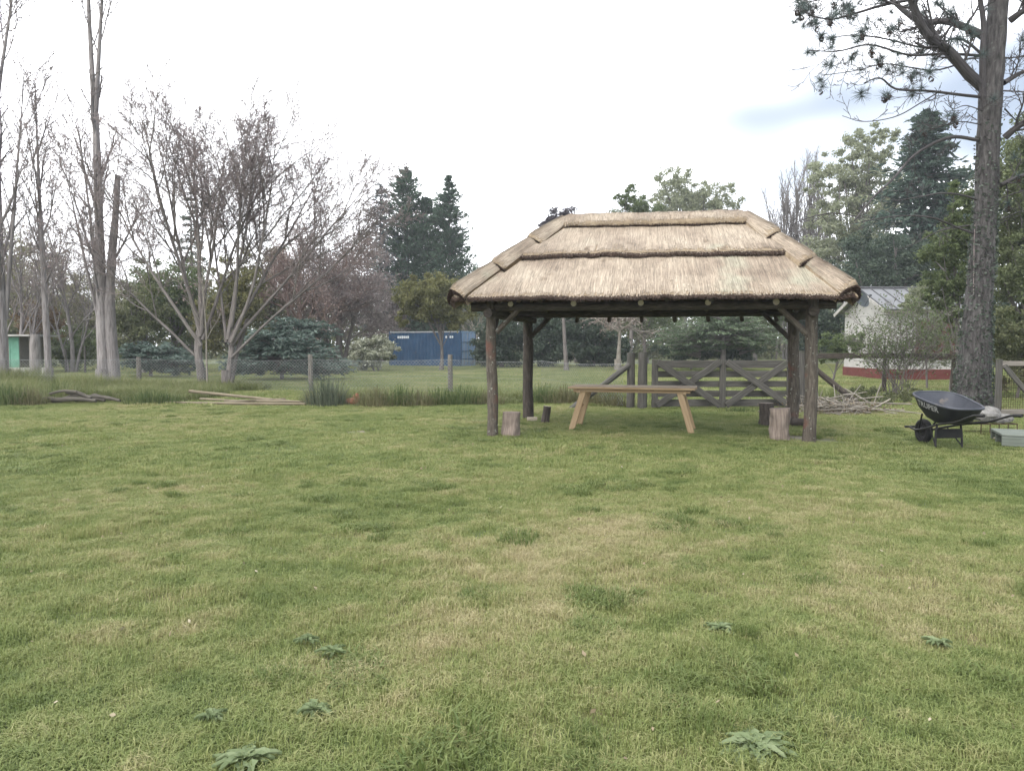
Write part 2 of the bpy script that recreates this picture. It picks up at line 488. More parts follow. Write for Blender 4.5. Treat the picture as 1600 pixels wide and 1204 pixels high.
def grass_col(name, blade):
    """lawn colours by place: green, olive, dry straw patches; the same map for soil thatch and blades"""
    m, N, L = nodes_of(name)
    out = N.new("ShaderNodeOutputMaterial")
    pos = N.new("ShaderNodeNewGeometry").outputs["Position"]
    n1 = noise(N, L, pos, 0.45, 4, 0.55, (1, 1, 0.01))
    n2 = noise(N, L, pos, 3.2, 5, 0.68, (1, 1, 0.01))
    n3 = noise(N, L, pos, 0.16, 2, 0.5, (1, 1, 0.01))
    sm = N.new("ShaderNodeMath"); sm.operation = 'MULTIPLY_ADD'; sm.inputs[1].default_value = 1.2
    L.new(n2, sm.inputs[0]); L.new(n1, sm.inputs[2])
    s2 = N.new("ShaderNodeMath"); s2.operation = 'MULTIPLY_ADD'; s2.inputs[1].default_value = 0.5
    L.new(n3, s2.inputs[0]); L.new(sm.outputs[0], s2.inputs[2])
    # a worn, sun-dried stretch in the middle of the lawn
    prev = s2.outputs[0]
    for (cx, cy, rad, amt) in ((0.0, 0.0, 400, -.352), (0.2, 5.2, 2.0, 0.32), (2.4, 4.3, 1.3, 0.28), (-0.6, 3.6, 1.0, 0.24), (1.6, 6.6, 1.8, 0.18), (-1.9, 4.0, .9, .16), (3.6, 3.4, 1.0, .2)):
        dn = N.new("ShaderNodeVectorMath"); dn.operation = 'DISTANCE'; dn.inputs[1].default_value = (cx, cy, 0)
        L.new(pos, dn.inputs[0])
        mr = N.new("ShaderNodeMapRange"); mr.interpolation_type = 'SMOOTHSTEP'
        mr.inputs["From Min"].default_value = rad; mr.inputs["From Max"].default_value = 0.1
        mr.inputs["To Min"].default_value = 0; mr.inputs["To Max"].default_value = amt
        L.new(dn.outputs["Value"], mr.inputs["Value"])
        ad = N.new("ShaderNodeMath"); ad.operation = 'ADD'; L.new(prev, ad.inputs[0]); L.new(mr.outputs[0], ad.inputs[1]); prev = ad.outputs[0]
    if blade:
        ra = N.new("ShaderNodeAttribute"); ra.attribute_name = "rnd"
        ad = N.new("ShaderNodeMath"); ad.operation = 'MULTIPLY_ADD'; ad.inputs[1].default_value = 0.42
        L.new(ra.outputs["Fac"], ad.inputs[0]); L.new(prev, ad.inputs[2])
        sub = N.new("ShaderNodeMath"); sub.operation = 'SUBTRACT'; sub.inputs[1].default_value = 0.21
        L.new(ad.outputs[0], sub.inputs[0]); prev = sub.outputs[0]
        st = [(0.56, (.098, .142, .042)), (0.84, (.195, .245, .078)), (1.1, (.28, .31, .115)), (1.3, (.375, .355, .172)), (1.5, (.46, .405, .235))]
    else:
        st = [(0.66, (.035, .06, .015)), (1.0, (.075, .095, .025)), (1.25, (.135, .12, .05)), (1.5, (.2, .16, .085))]
    dv = N.new("ShaderNodeMath"); dv.operation = 'DIVIDE'; dv.inputs[1].default_value = 1.6
    L.new(prev, dv.inputs[0])
    rp = ramp(N, [(p / 1.6, c) for p, c in st]); L.new(dv.outputs[0], rp.inputs["Fac"])
    col = rp.outputs["Color"]
    b = N.new("ShaderNodeBsdfPrincipled"); b.inputs["Roughness"].default_value = 0.6; b.inputs["Specular IOR Level"].default_value = 0.25
    if not blade:
        # bare trodden patches
        for (c, a, bb) in DIRT:
            mp = N.new("ShaderNodeVectorMath"); mp.operation = 'SUBTRACT'; mp.inputs[1].default_value = tuple(c)
            L.new(pos, mp.inputs[0])
            sc = N.new("ShaderNodeVectorMath"); sc.operation = 'MULTIPLY'; sc.inputs[1].default_value = (1 / a, 1 / bb, 0)
            L.new(mp.outputs[0], sc.inputs[0])
            ln = N.new("ShaderNodeVectorMath"); ln.operation = 'LENGTH'; L.new(sc.outputs[0], ln.inputs[0])
            nn = N.new("ShaderNodeMath"); nn.operation = 'MULTIPLY_ADD'; nn.inputs[1].default_value = 0.9
            L.new(n2, nn.inputs[0]); L.new(ln.outputs["Value"], nn.inputs[2])
            mr = N.new("ShaderNodeMapRange"); mr.inputs["From Min"].default_value = 1.5; mr.inputs["From Max"].default_value = 1.0
            L.new(nn.outputs[0], mr.inputs["Value"])
            col = mixc(N, L, mr.outputs[0], col, (.19, .165, .12))
        bf = noise(N, L, pos, 30, 5, 0.7)
        bn = N.new("ShaderNodeBump"); bn.inputs["Strength"].default_value = 0.6; bn.inputs["Distance"].default_value = 0.02
        L.new(bf, bn.inputs["Height"]); L.new(bn.outputs[0], b.inputs["Normal"])
    L.new(col, b.inputs["Base Color"])
    if blade:
        tr = N.new("ShaderNodeBsdfTranslucent"); L.new(col, tr.inputs["Color"])
        mx = N.new("ShaderNodeMixShader"); mx.inputs[0].default_value = 0.3
        L.new(b.outputs[0], mx.inputs[1]); L.new(tr.outputs[0], mx.inputs[2]); L.new(mx.outputs[0], out.inputs["Surface"])
    else:
        L.new(b.outputs[0], out.inputs["Surface"])
    return m
M['soil'] = grass_col('lawn_soil', False)
M['grass'] = grass_col('lawn_blade', True)
M['tall_grass'] = leafmat('tall_grass', (.08, .12, .035), (.2, .225, .09), (.36, .33, .19), transl=.35)

def ground_sheet():
    xs = np.concatenate([[-600, -300, -150, -80], np.arange(-50, -14, 2.0), np.arange(-14, 16, 0.2), np.arange(16, 52, 2.0), [80, 150, 300, 600]])
    ys = np.concatenate([[-60, -20, -5], np.arange(0, 24, 0.2), np.arange(24, 64, 2.0), [90, 150, 300, 900]])
    X, Y = np.meshgrid(xs, ys)
    v = np.stack([X, Y, gz(X, Y) - 0.012], -1).reshape(-1, 3)
    i = np.arange(v.shape[0]).reshape(X.shape)
    q = np.stack([i[:-1, :-1], i[:-1, 1:], i[1:, 1:], i[1:, :-1]], -1).reshape(-1, 4)
    mb = MB(); mb.add(v, q)
    o = mb.build('ground', M['soil'], smooth=True)
    o['kind'] = 'structure'
    return o
ground_sheet()

def blade_patch(name, half, n, h, w, clump=0.5, lean=0.5, mat=None):
    """one patch of grass blades: root, middle, tip"""
    x = RG.uniform(-1, 1, (n, 2)) * half
    r = np.max(np.abs(x), axis=1) / half
    keep = RG.uniform(0, 1, n) > np.clip((r - .75) / .25, 0, 1) * .6
    if mat is None: keep &= wob(np.concatenate([x, np.zeros((n, 1))], 1) + RG.uniform(0, 90, 3), 26 if half < .9 else 9) > RG.uniform(-.75, -.25, n)
    x = x[keep]; n = len(x)
    p = np.concatenate([x, np.zeros((n, 1))], 1)
    ph = RG.uniform(0, 50, 3)
    cl = wob(p + ph, 9.0 / max(half, .2) * .5)
    hh = h * np.clip(1 + clump * cl, .35, 2) * RG.uniform(.55, 1.25, n)
    a = RG.uniform(0, 2 * PI, n) + 1.5 * wob(p + ph + 9, 4)
    d = np.stack([np.cos(a), np.sin(a), 0 * a], 1)
    s = np.stack([-np.sin(a), np.cos(a), 0 * a], 1)
    ln = RG.uniform(.15, 1.1, n)[:, None] * lean
    ww = (w * RG.uniform(.6, 1.3, n))[:, None]
    z = np.array([[0, 0, 1.0]])
    H = hh[:, None]
    m1 = p + z * H * .55 + d * H * ln * .3
    tip = p + z * H * (1 - .25 * ln) + d * H * ln
    p = p - z * 0.01
    v = np.stack([p - s * ww, p + s * ww, m1 + s * ww * .75, m1 - s * ww * .75, tip], 1).reshape(-1, 3)
    k = np.arange(n)[:, None] * 5
    q = k + np.array([[0, 1, 2, 3]]); t = k + np.array([[3, 2, 4]])
    rr = np.clip(RG.beta(2, 2, n) + .3 * cl, 0, 1)
    mb = MB(); mb.add(v, q, t, np.repeat(rr, 5))
    return bpy.data.objects.new(name, mb.mesh(name, mat or M['grass']))

def scatter(name, pts, rot, scl, idx, variants):
    """one object whose points carry instances of the grass patches"""
    me = bpy.data.meshes.new(name)
    me.vertices.add(len(pts)); me.vertices.foreach_set("co", np.asarray(pts, np.float32).ravel())
    r3 = np.zeros((len(pts), 3), np.float32); r3[:, 2] = rot
    for nm, ty, val, key in (("rot", 'FLOAT_VECTOR', r3, "vector"), ("scl", 'FLOAT_VECTOR', np.asarray(scl, np.float32), "vector"), ("idx", 'INT', np.asarray(idx, np.int32), "value")):
        a = me.attributes.new(nm, ty, 'POINT'); a.data.foreach_set(key, val.ravel())
    ob = bpy.data.objects.new(name, me); COL.objects.link(ob)
    ng = bpy.data.node_groups.new(name, 'GeometryNodeTree')
    ng.interface.new_socket("Geometry", in_out='INPUT', socket_type='NodeSocketGeometry')
    ng.interface.new_socket("Geometry", in_out='OUTPUT', socket_type='NodeSocketGeometry')
    N, L = ng.nodes, ng.links
    gi, go = N.new("NodeGroupInput"), N.new("NodeGroupOutput")
    jn = N.new("GeometryNodeJoinGeometry")
    for v in variants:
        oi = N.new("GeometryNodeObjectInfo"); oi.inputs["Object"].default_value = v; oi.inputs["As Instance"].default_value = True
        L.new(oi.outputs["Geometry"], jn.inputs[0])
    ip = N.new("GeometryNodeInstanceOnPoints"); ip.inputs["Pick Instance"].default_value = True
    def attr(nm, ty):
        a = N.new("GeometryNodeInputNamedAttribute"); a.data_type = ty; a.inputs["Name"].default_value = nm
        return a.outputs["Attribute"]
    L.new(gi.outputs[0], ip.inputs["Points"]); L.new(jn.outputs[0], ip.inputs["Instance"])
    L.new(attr("idx", 'INT'), ip.inputs["Instance Index"])
    er = N.new("FunctionNodeEulerToRotation"); L.new(attr("rot", 'FLOAT_VECTOR'), er.inputs[0]); L.new(er.outputs[0], ip.inputs["Rotation"])
    L.new(attr("scl", 'FLOAT_VECTOR'), ip.inputs["Scale"])
    L.new(ip.outputs[0], go.inputs[0])
    md = ob.modifiers.new("scatter", 'NODES'); md.node_group = ng
    return ob

def jitter_grid(x0, x1, y0, y1, step, test):
    X, Y = np.meshgrid(np.arange(x0, x1, step), np.arange(y0, y1, step))
    p = np.stack([X.ravel(), Y.ravel()], 1) + RG.uniform(-.5, .5, (X.size, 2)) * step
    return p[test(p[:, 0], p[:, 1])]

def in_dirt(x, y, k=1.0):
    r = np.zeros(len(x), bool)
    for c, a, b in DIRT:
        r |= ((x - c[0]) / a) ** 2 + ((y - c[1]) / b) ** 2 < k
    return r

def lawn_scatter(name, x0, x1, y0, y1, step, test, variants, label, hs=1.0):
    p = jitter_grid(x0, x1, y0, y1, step, test)
    n = len(p)
    z = gz(p[:, 0], p[:, 1])
    P = np.concatenate([p, z[:, None]], 1)
    nz = wob(P * V3(1, 1, 0), 1.9)
    s = RG.uniform(.9, 1.15, n)
    sz = hs * np.clip(1 + .5 * nz + 2.0 * np.clip(wob(P * V3(1, 1, 0) + 31, 5.5) - .4, 0, 1), .45, 2.2) * RG.uniform(.85, 1.15, n)
    scl = np.stack([s, s, sz], 1)
    o = scatter(name, P, RG.uniform(0, 2 * PI, n), scl, RG.integers(0, len(variants), n), variants)
    tag(o, label, 'grass', kind='stuff')
    return o

near = [blade_patch('blade_patch', .30, 3000, .027, .0019, .75, 1.5) for _ in range(7)]
mid = [blade_patch('blade_patch_mid', .42, 2600, .034, .0032, .75, 1.4) for _ in range(5)]
far = [blade_patch('blade_patch_far', 1.0, 2600, .05, .009, .5, 1.5) for _ in range(4)]
LAWN_END = 19.7
def wedge(x, y, m=2.5):
    return (np.abs(x) < 0.70 * y + m)
lawn_scatter('lawn_grass', -10, 10, 1.2, 9.0, .33, lambda x, y: wedge(x, y) & ~in_dirt(x, y), near, 'short mown lawn grass, green with dry straw patches')
lawn_scatter('lawn_grass', -18, 20, 9.0, LAWN_END + .3, .47, lambda x, y: wedge(x, y) & ~in_dirt(x, y, RG.uniform(.5, 1.3, len(x))), mid, 'mown lawn grass around the thatched shelter')
lawn_scatter('meadow_grass', -44, 46, LAWN_END, 62, 1.15, lambda x, y: wedge(x, y, 3) & ((x > -9.5) | (y > 27)), far, 'lighter green field grass beyond the wire fence', 1.0)
tallp = [blade_patch('tall_patch', .5, 460, .62, .006, .4, .6, M['tall_grass']) for _ in range(4)]
p = jitter_grid(-24, -7.6, 20.5, 27.5, .42, lambda x, y: (x < -8.6 + RG.normal(0, .4, len(x)) - (y - 20) * .05) & wedge(x, y, 3) & (RG.uniform(0, 1, len(x)) < np.clip((y - 19.6) / 2.0, .25, 1)) & (wob(np.stack([x, y, 0 * x], 1), .9) > -.35))
z = gz(p[:, 0], p[:, 1])
hz = np.clip(.8 + .55 * wob(np.concatenate([p, 0 * p[:, :1]], 1), 1.5), .3, 1.5) * np.where(p[:, 0] < -13, .95, .6)
o = scatter('tall_grass', np.concatenate([p, z[:, None]], 1), RG.uniform(0, 6.3, len(p)), np.stack([0 * hz + 1, 0 * hz + 1, hz], 1), RG.integers(0, 4, len(p)), tallp)
tag(o, 'tall unmown grass under the bare poplars at the fence', 'grass', kind='stuff')
p = jitter_grid(-8.6, 9.6, 20.0, 21.4, .42, lambda x, y: (((x > -5.3) & (x < 2.6)) | (x > 8.2)) & (RG.uniform(0, 1, len(x)) < .55))
z = gz(p[:, 0], p[:, 1]); hz = RG.uniform(.25, .7, len(p))
o = scatter('fence_grass', np.concatenate([p, z[:, None]], 1), RG.uniform(0, 6.3, len(p)), np.stack([0 * hz + 1, 0 * hz + 1, hz], 1), RG.integers(0, 4, len(p)), tallp)
tag(o, 'strip of longer grass between the lawn and the field', 'grass', kind='stuff')

# coarse darker tussocks standing out of the mown lawn, and a few fallen leaves
M['tussock'] = leafmat('tussock_blade', (.085, .128, .036), (.165, .21, .066), (.24, .265, .1), transl=.35)
tus = [blade_patch('tussock_patch', .10, 260, .055, .0028, .3, 1.1, M['tussock']) for _ in range(4)]
n = 750
y_ = 2.2 + 17.0 * RG.uniform(0, 1, n) ** .8; x_ = RG.uniform(-1, 1, n) * (.7 * y_ + 1.5)
P = np.stack([x_, y_, gz(x_, y_)], 1); P = P[wob(P * V3(1, 1, 0), 1.1) > -.15]; n = len(P)
s_ = RG.uniform(.5, 1.5, n)
o = scatter('coarse_grass', P, RG.uniform(0, 6.3, n), np.stack([s_ * RG.uniform(.8, 1.8, n), s_, RG.uniform(.6, 1.25, n)], 1), RG.integers(0, 4, n), tus)
tag(o, 'coarse dark green tussocks dotted over the mown lawn', 'grass', kind='stuff')
def fallen_leaves():
    n = 420
    y_ = 2.2 + 16.0 * RG.uniform(0, 1, n); x_ = RG.uniform(-1, 1, n) * (.7 * y_ + 1)
    c = np.stack([x_, y_, gz(x_, y_) + RG.uniform(.015, .035, n)], 1)
    mb = MB(); leaves(mb, c, .032, .6, 1.5)
    o = mb.build('fallen_leaves', leafmat('fallen_leaf', (.14, .1, .06), (.3, .24, .15), (.5, .46, .36), transl=.1)); tag(o, 'small dry leaves fallen on the lawn', 'leaves', kind='stuff')
fallen_leaves()
# ------------------------------------------------------------------ thatched shelter
FL, FR = gr(770, 682), gr(1264, 691)
BLp, BRp = gr(826, 655), gr(1238, 663)
gaz = thing('thatched_gazebo', 'open timber shelter with a straw thatched hip roof on four log posts', 'gazebo', (FL + BRp) / 2)
U = nrm(FR - FL); WID = np.linalg.norm(FR - FL)
Vv = nrm((BLp - FL + BRp - FR) / 2); DEP = (np.linalg.norm(BLp - FL) + np.linalg.norm(BRp - FR)) / 2
def RL(s, t, z):
    q = FL + U * s + Vv * t
    return V3(q[0], q[1], z)
EZ, RZ = 2.20, 3.72
OH = 0.60
eFL, eFR, eBR, eBL = RL(-.50, -OH, EZ), RL(WID + .52, -OH, EZ), RL(WID + .45, DEP + OH, EZ), RL(-.5, DEP + OH, EZ)
rL, rR = RL(.98, DEP / 2, RZ), RL(WID - .98, DEP / 2, RZ)
# posts
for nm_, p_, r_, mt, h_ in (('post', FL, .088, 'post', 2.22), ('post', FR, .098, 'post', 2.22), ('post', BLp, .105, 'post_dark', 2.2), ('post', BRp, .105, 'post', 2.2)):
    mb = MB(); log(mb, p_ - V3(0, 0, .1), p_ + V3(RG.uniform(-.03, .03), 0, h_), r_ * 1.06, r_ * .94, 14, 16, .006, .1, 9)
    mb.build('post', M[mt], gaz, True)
# plate beams
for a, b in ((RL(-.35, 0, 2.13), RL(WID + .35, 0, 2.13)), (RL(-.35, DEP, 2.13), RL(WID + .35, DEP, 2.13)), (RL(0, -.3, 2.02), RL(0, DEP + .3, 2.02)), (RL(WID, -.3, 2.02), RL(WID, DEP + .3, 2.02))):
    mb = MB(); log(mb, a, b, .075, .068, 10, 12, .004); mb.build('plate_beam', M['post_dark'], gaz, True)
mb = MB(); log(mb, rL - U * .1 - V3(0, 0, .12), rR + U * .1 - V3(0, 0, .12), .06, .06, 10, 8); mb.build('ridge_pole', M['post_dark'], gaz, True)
# cross joists with pale sawn ends
JX = []
for px in (798, 896, 1001, 1105, 1211):
    s = [x for x in np.linspace(-.2, WID + .2, 400) if True]
    k = min(s, key=lambda s_: abs(800 + 1200 * RL(s_, -.18, 2.17)[0] / RL(s_, -.18, 2.17)[1] - px))
    JX.append(k)
for k in JX:
    mb = MB(); log(mb, RL(k, -.18, 2.17), RL(k, DEP + .2, 2.2), .047, .043, 10, 8, .004, m=0, mcap=1)
    mb.build('joist', [M['post_dark'], M['cut_wood']], gaz, True)
# rafters, front and back; the back ones hang their tails below the plate
n_r = 8
for i in range(n_r):
    f = i / (n_r - 1)
    for side in (0, 1):
        top = rL + (rR - rL) * f - V3(0, 0, .13)
        s = .2 + (WID - .4) * f
        bot = RL(s, -.38, EZ + .0) if side == 0 else RL(s, DEP + .45, 2.0)
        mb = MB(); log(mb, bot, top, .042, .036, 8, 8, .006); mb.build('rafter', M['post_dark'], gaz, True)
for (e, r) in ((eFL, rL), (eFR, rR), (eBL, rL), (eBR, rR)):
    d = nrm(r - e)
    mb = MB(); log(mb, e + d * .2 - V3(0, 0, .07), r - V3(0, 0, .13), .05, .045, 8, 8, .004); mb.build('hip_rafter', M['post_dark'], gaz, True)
for i, k in enumerate((884, 949, 1026, 1107, 1184)):
    Yb = BLp[1] + .15 + (BRp[1] - BLp[1]) * (k - 826) / 412.0
    a = at(k, 494, Yb)
    mb = MB(); log(mb, a, a + V3(-.05 + .02 * i, .05, .32), .035, .04, 8, 3); mb.build('rafter_tail', M['post_dark'], gaz, True)
# knee braces
def brace(P, along, zb, zt, r=.045, mt='post_dark'):
    L_ = zt - zb
    mb = MB(); log(mb, P + V3(0, 0, zb) + along * .06, P + V3(0, 0, zt) + along * L_ * 1.15, r, r * .9, 8, 6, .006)
    mb.build('knee_brace', M[mt], gaz, True)
brace(FL, U, 1.72, 2.12, .05, 'post'); brace(FL, Vv, 1.72, 2.0)
brace(BLp, U, 1.7, 2.1); brace(BLp, -Vv, 1.7, 2.0)
brace(FR, -U, 1.68, 2.12, .05, 'post'); brace(FR, Vv, 1.7, 2.0)
brace(BRp, -U, 1.62, 2.12); brace(BRp, -Vv, 1.7, 2.0)

# thatch: each course is a thick straw slab with a dark butt edge; single straws lie on it
straw = MB(); fringe = MB()
def face_fn(BL_, BR_, TL_, TR_):
    N = nrm(np.cross(BR_ - BL_, (TL_ + TR_) / 2 - (BL_ + BR_) / 2))
    def S(a, p, h):
        a, p, h = np.broadcast_arrays(np.asarray(a, float), np.asarray(p, float), np.asarray(h, float))
        a_, p_ = a[..., None], p[..., None]
        lo = BL_ + (BR_ - BL_) * a_; hi = TL_ + (TR_ - TL_) * a_
        return lo + (hi - lo) * p_ + N * h[..., None]
    E = nrm(BR_ - BL_); W0 = float(np.linalg.norm(BR_ - BL_)); oL = float(np.dot(TL_ - BL_, E)); oR = float(np.dot(BR_ - TR_, E))
    def plumb(a, p, p2):
        '''edge parameter at p2 of the line that runs straight down the slope through (a, p)'''
        x = oL * p + a * (W0 - (oL + oR) * p)
        return (x - oL * p2) / np.maximum(W0 - (oL + oR) * p2, 1e-3)
    S.plumb = plumb
    return S, N
def course(S, N, p0, p1, th, width, name='thatch_course', n_str=4000, straw_len=.55, swid=.0048, rows=14, seed=0, end_thin=.02, lab=None):
    na = max(24, int(width / .07))
    ph = RG.uniform(0, 90, 3)
    def edge(a):
        q = np.stack([np.asarray(a) * width, 0 * np.asarray(a), 0 * np.asarray(a)], -1) + ph
        sh = q.shape[:-1]
        return (.016 * wob(q.reshape(-1, 3), 7).reshape(sh) + .013 * wob(q.reshape(-1, 3) + 5, 2.2).reshape(sh))
    def lift(a, p):
        t = (p - p0) / (p1 - p0)
        base = th * (1 - t) + end_thin * t
        q = np.stack([a * width, p * 1.2, 0 * a], -1) + ph
        return base + .012 * wob(q.reshape(-1, 3), 6).reshape(a.shape) * (1 - .5 * t) - .45 * th * np.clip(1 - t * 16, 0, 1) ** 2
    a = np.linspace(0, 1, na + 1); r = np.concatenate([[0, .012, .03, .06], np.linspace(.1, 1, rows)])
    A, T = np.meshgrid(a, r)
    Pm = p0 + (p1 - p0) * T + edge(A) * np.clip(1 - T * 3, 0, 1)
    top = S(A, Pm, lift(A, p0 + (p1 - p0) * T))
    bot = S(A, Pm, 0 * A + .004)
    nr = len(r); k = nr * (na + 1)
    v = np.concatenate([top.reshape(-1, 3), bot.reshape(-1, 3)])
    i = np.arange(k).reshape(nr, na + 1)
    q = np.stack([i[:-1, :-1], i[:-1, 1:], i[1:, 1:], i[1:, :-1]], -1).reshape(-1, 4)
    mb = MB()
    mb.add(v, q, None)
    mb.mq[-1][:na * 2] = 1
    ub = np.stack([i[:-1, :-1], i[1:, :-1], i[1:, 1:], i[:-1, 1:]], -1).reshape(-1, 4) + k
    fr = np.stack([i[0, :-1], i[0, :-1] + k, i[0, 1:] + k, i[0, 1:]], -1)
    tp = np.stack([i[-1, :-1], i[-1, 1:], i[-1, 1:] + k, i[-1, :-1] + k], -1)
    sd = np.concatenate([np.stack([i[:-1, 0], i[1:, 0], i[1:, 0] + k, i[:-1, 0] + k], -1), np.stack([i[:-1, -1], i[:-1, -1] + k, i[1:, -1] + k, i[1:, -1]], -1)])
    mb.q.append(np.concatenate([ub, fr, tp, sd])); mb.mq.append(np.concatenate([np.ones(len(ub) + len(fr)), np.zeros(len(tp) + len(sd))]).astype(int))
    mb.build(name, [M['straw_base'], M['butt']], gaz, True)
    # straws
    n = n_str
    al = RG.uniform(0, 1, n); tl = RG.uniform(0, 1, n) ** 1.15
    slope = float(np.linalg.norm(S(.5, 1.0, 0.) - S(.5, 0., 0.)))
    ln = RG.uniform(.5, 1.2, n) * straw_len / slope
    pl = np.maximum(p0 + (p1 - p0) * tl, p0 + .005)
    pu = np.minimum(pl + ln, p1 + .01)
    drift = RG.normal(0, .008, n) / width * 4
    av = al + .8 * (S.plumb(al, pl, pu) - al)
    ok = (av > 0) & (av < 1)
    drift = np.where(ok, drift + av - al, drift)
    hl = lift(al, pl) + RG.uniform(.0, .016, n); hu = lift(np.clip(al + drift, 0, 1), pu) + RG.uniform(0, .01, n)
    lo = S(al, pl + edge(al) * np.clip(1 - tl * 3, 0, 1), hl); hi = S(np.clip(al + drift, 0, 1), pu, hu)
    d = nrm(hi - lo); sd_ = nrm(np.cross(d, N)) * (swid * RG.uniform(.5, 1.4, (n, 1)))
    v = np.stack([lo - sd_, lo + sd_, hi + sd_ * .7, hi - sd_ * .7], 1).reshape(-1, 3)
    straw.add(v, np.arange(4 * n).reshape(n, 4), None, np.repeat(RG.beta(2, 2, n), 4))
    # dark cut ends along the butt
    n = int(width * 520)
    al = RG.uniform(0, 1, n); hh = RG.uniform(0, 1, n)
    p_ = p0 + edge(al) + RG.uniform(-.004, .006, n)
    e0 = S(al, p_ + .03, hh * th * .9); dn = S(al + RG.normal(0, .006, n) / width * 3, p_ - RG.uniform(.003, .014, n), hh * th * .75 - .006)
    d = nrm(dn - e0); sd_ = nrm(np.cross(d, N + RG.normal(0, .3, (n, 3)))) * RG.uniform(.004, .01, (n, 1))
    v = np.stack([e0 - sd_, e0 + sd_, dn + sd_ * .6, dn - sd_ * .6], 1).reshape(-1, 3)
    fringe.add(v, np.arange(4 * n).reshape(n, 4), None, np.repeat(RG.uniform(0, 1, n), 4))

SF, NF = face_fn(eFL, eFR, rL, rR)
SB, NB = face_fn(eBR, eBL, rR, rL)
SLf, NL = face_fn(eBL, eFL, rL, rL + V3(1e-3, 0, 0))
SRf, NR = face_fn(eFR, eBR, rR, rR + V3(1e-3, 0, 0))
wF = np.linalg.norm(eFR - eFL); wS = np.linalg.norm(eBL - eFL)
for S, N_, w_, k_ in ((SF, NF, wF, 1.0), (SB, NB, wF, .25), (SLf, NL, wS, .3), (SRf, NR, wS, .3)):
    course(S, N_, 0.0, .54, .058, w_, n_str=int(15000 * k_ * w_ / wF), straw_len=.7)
    course(S, N_, .465, .97, .12, w_ * .8, n_str=int(11000 * k_ * w_ / wF), straw_len=.6)
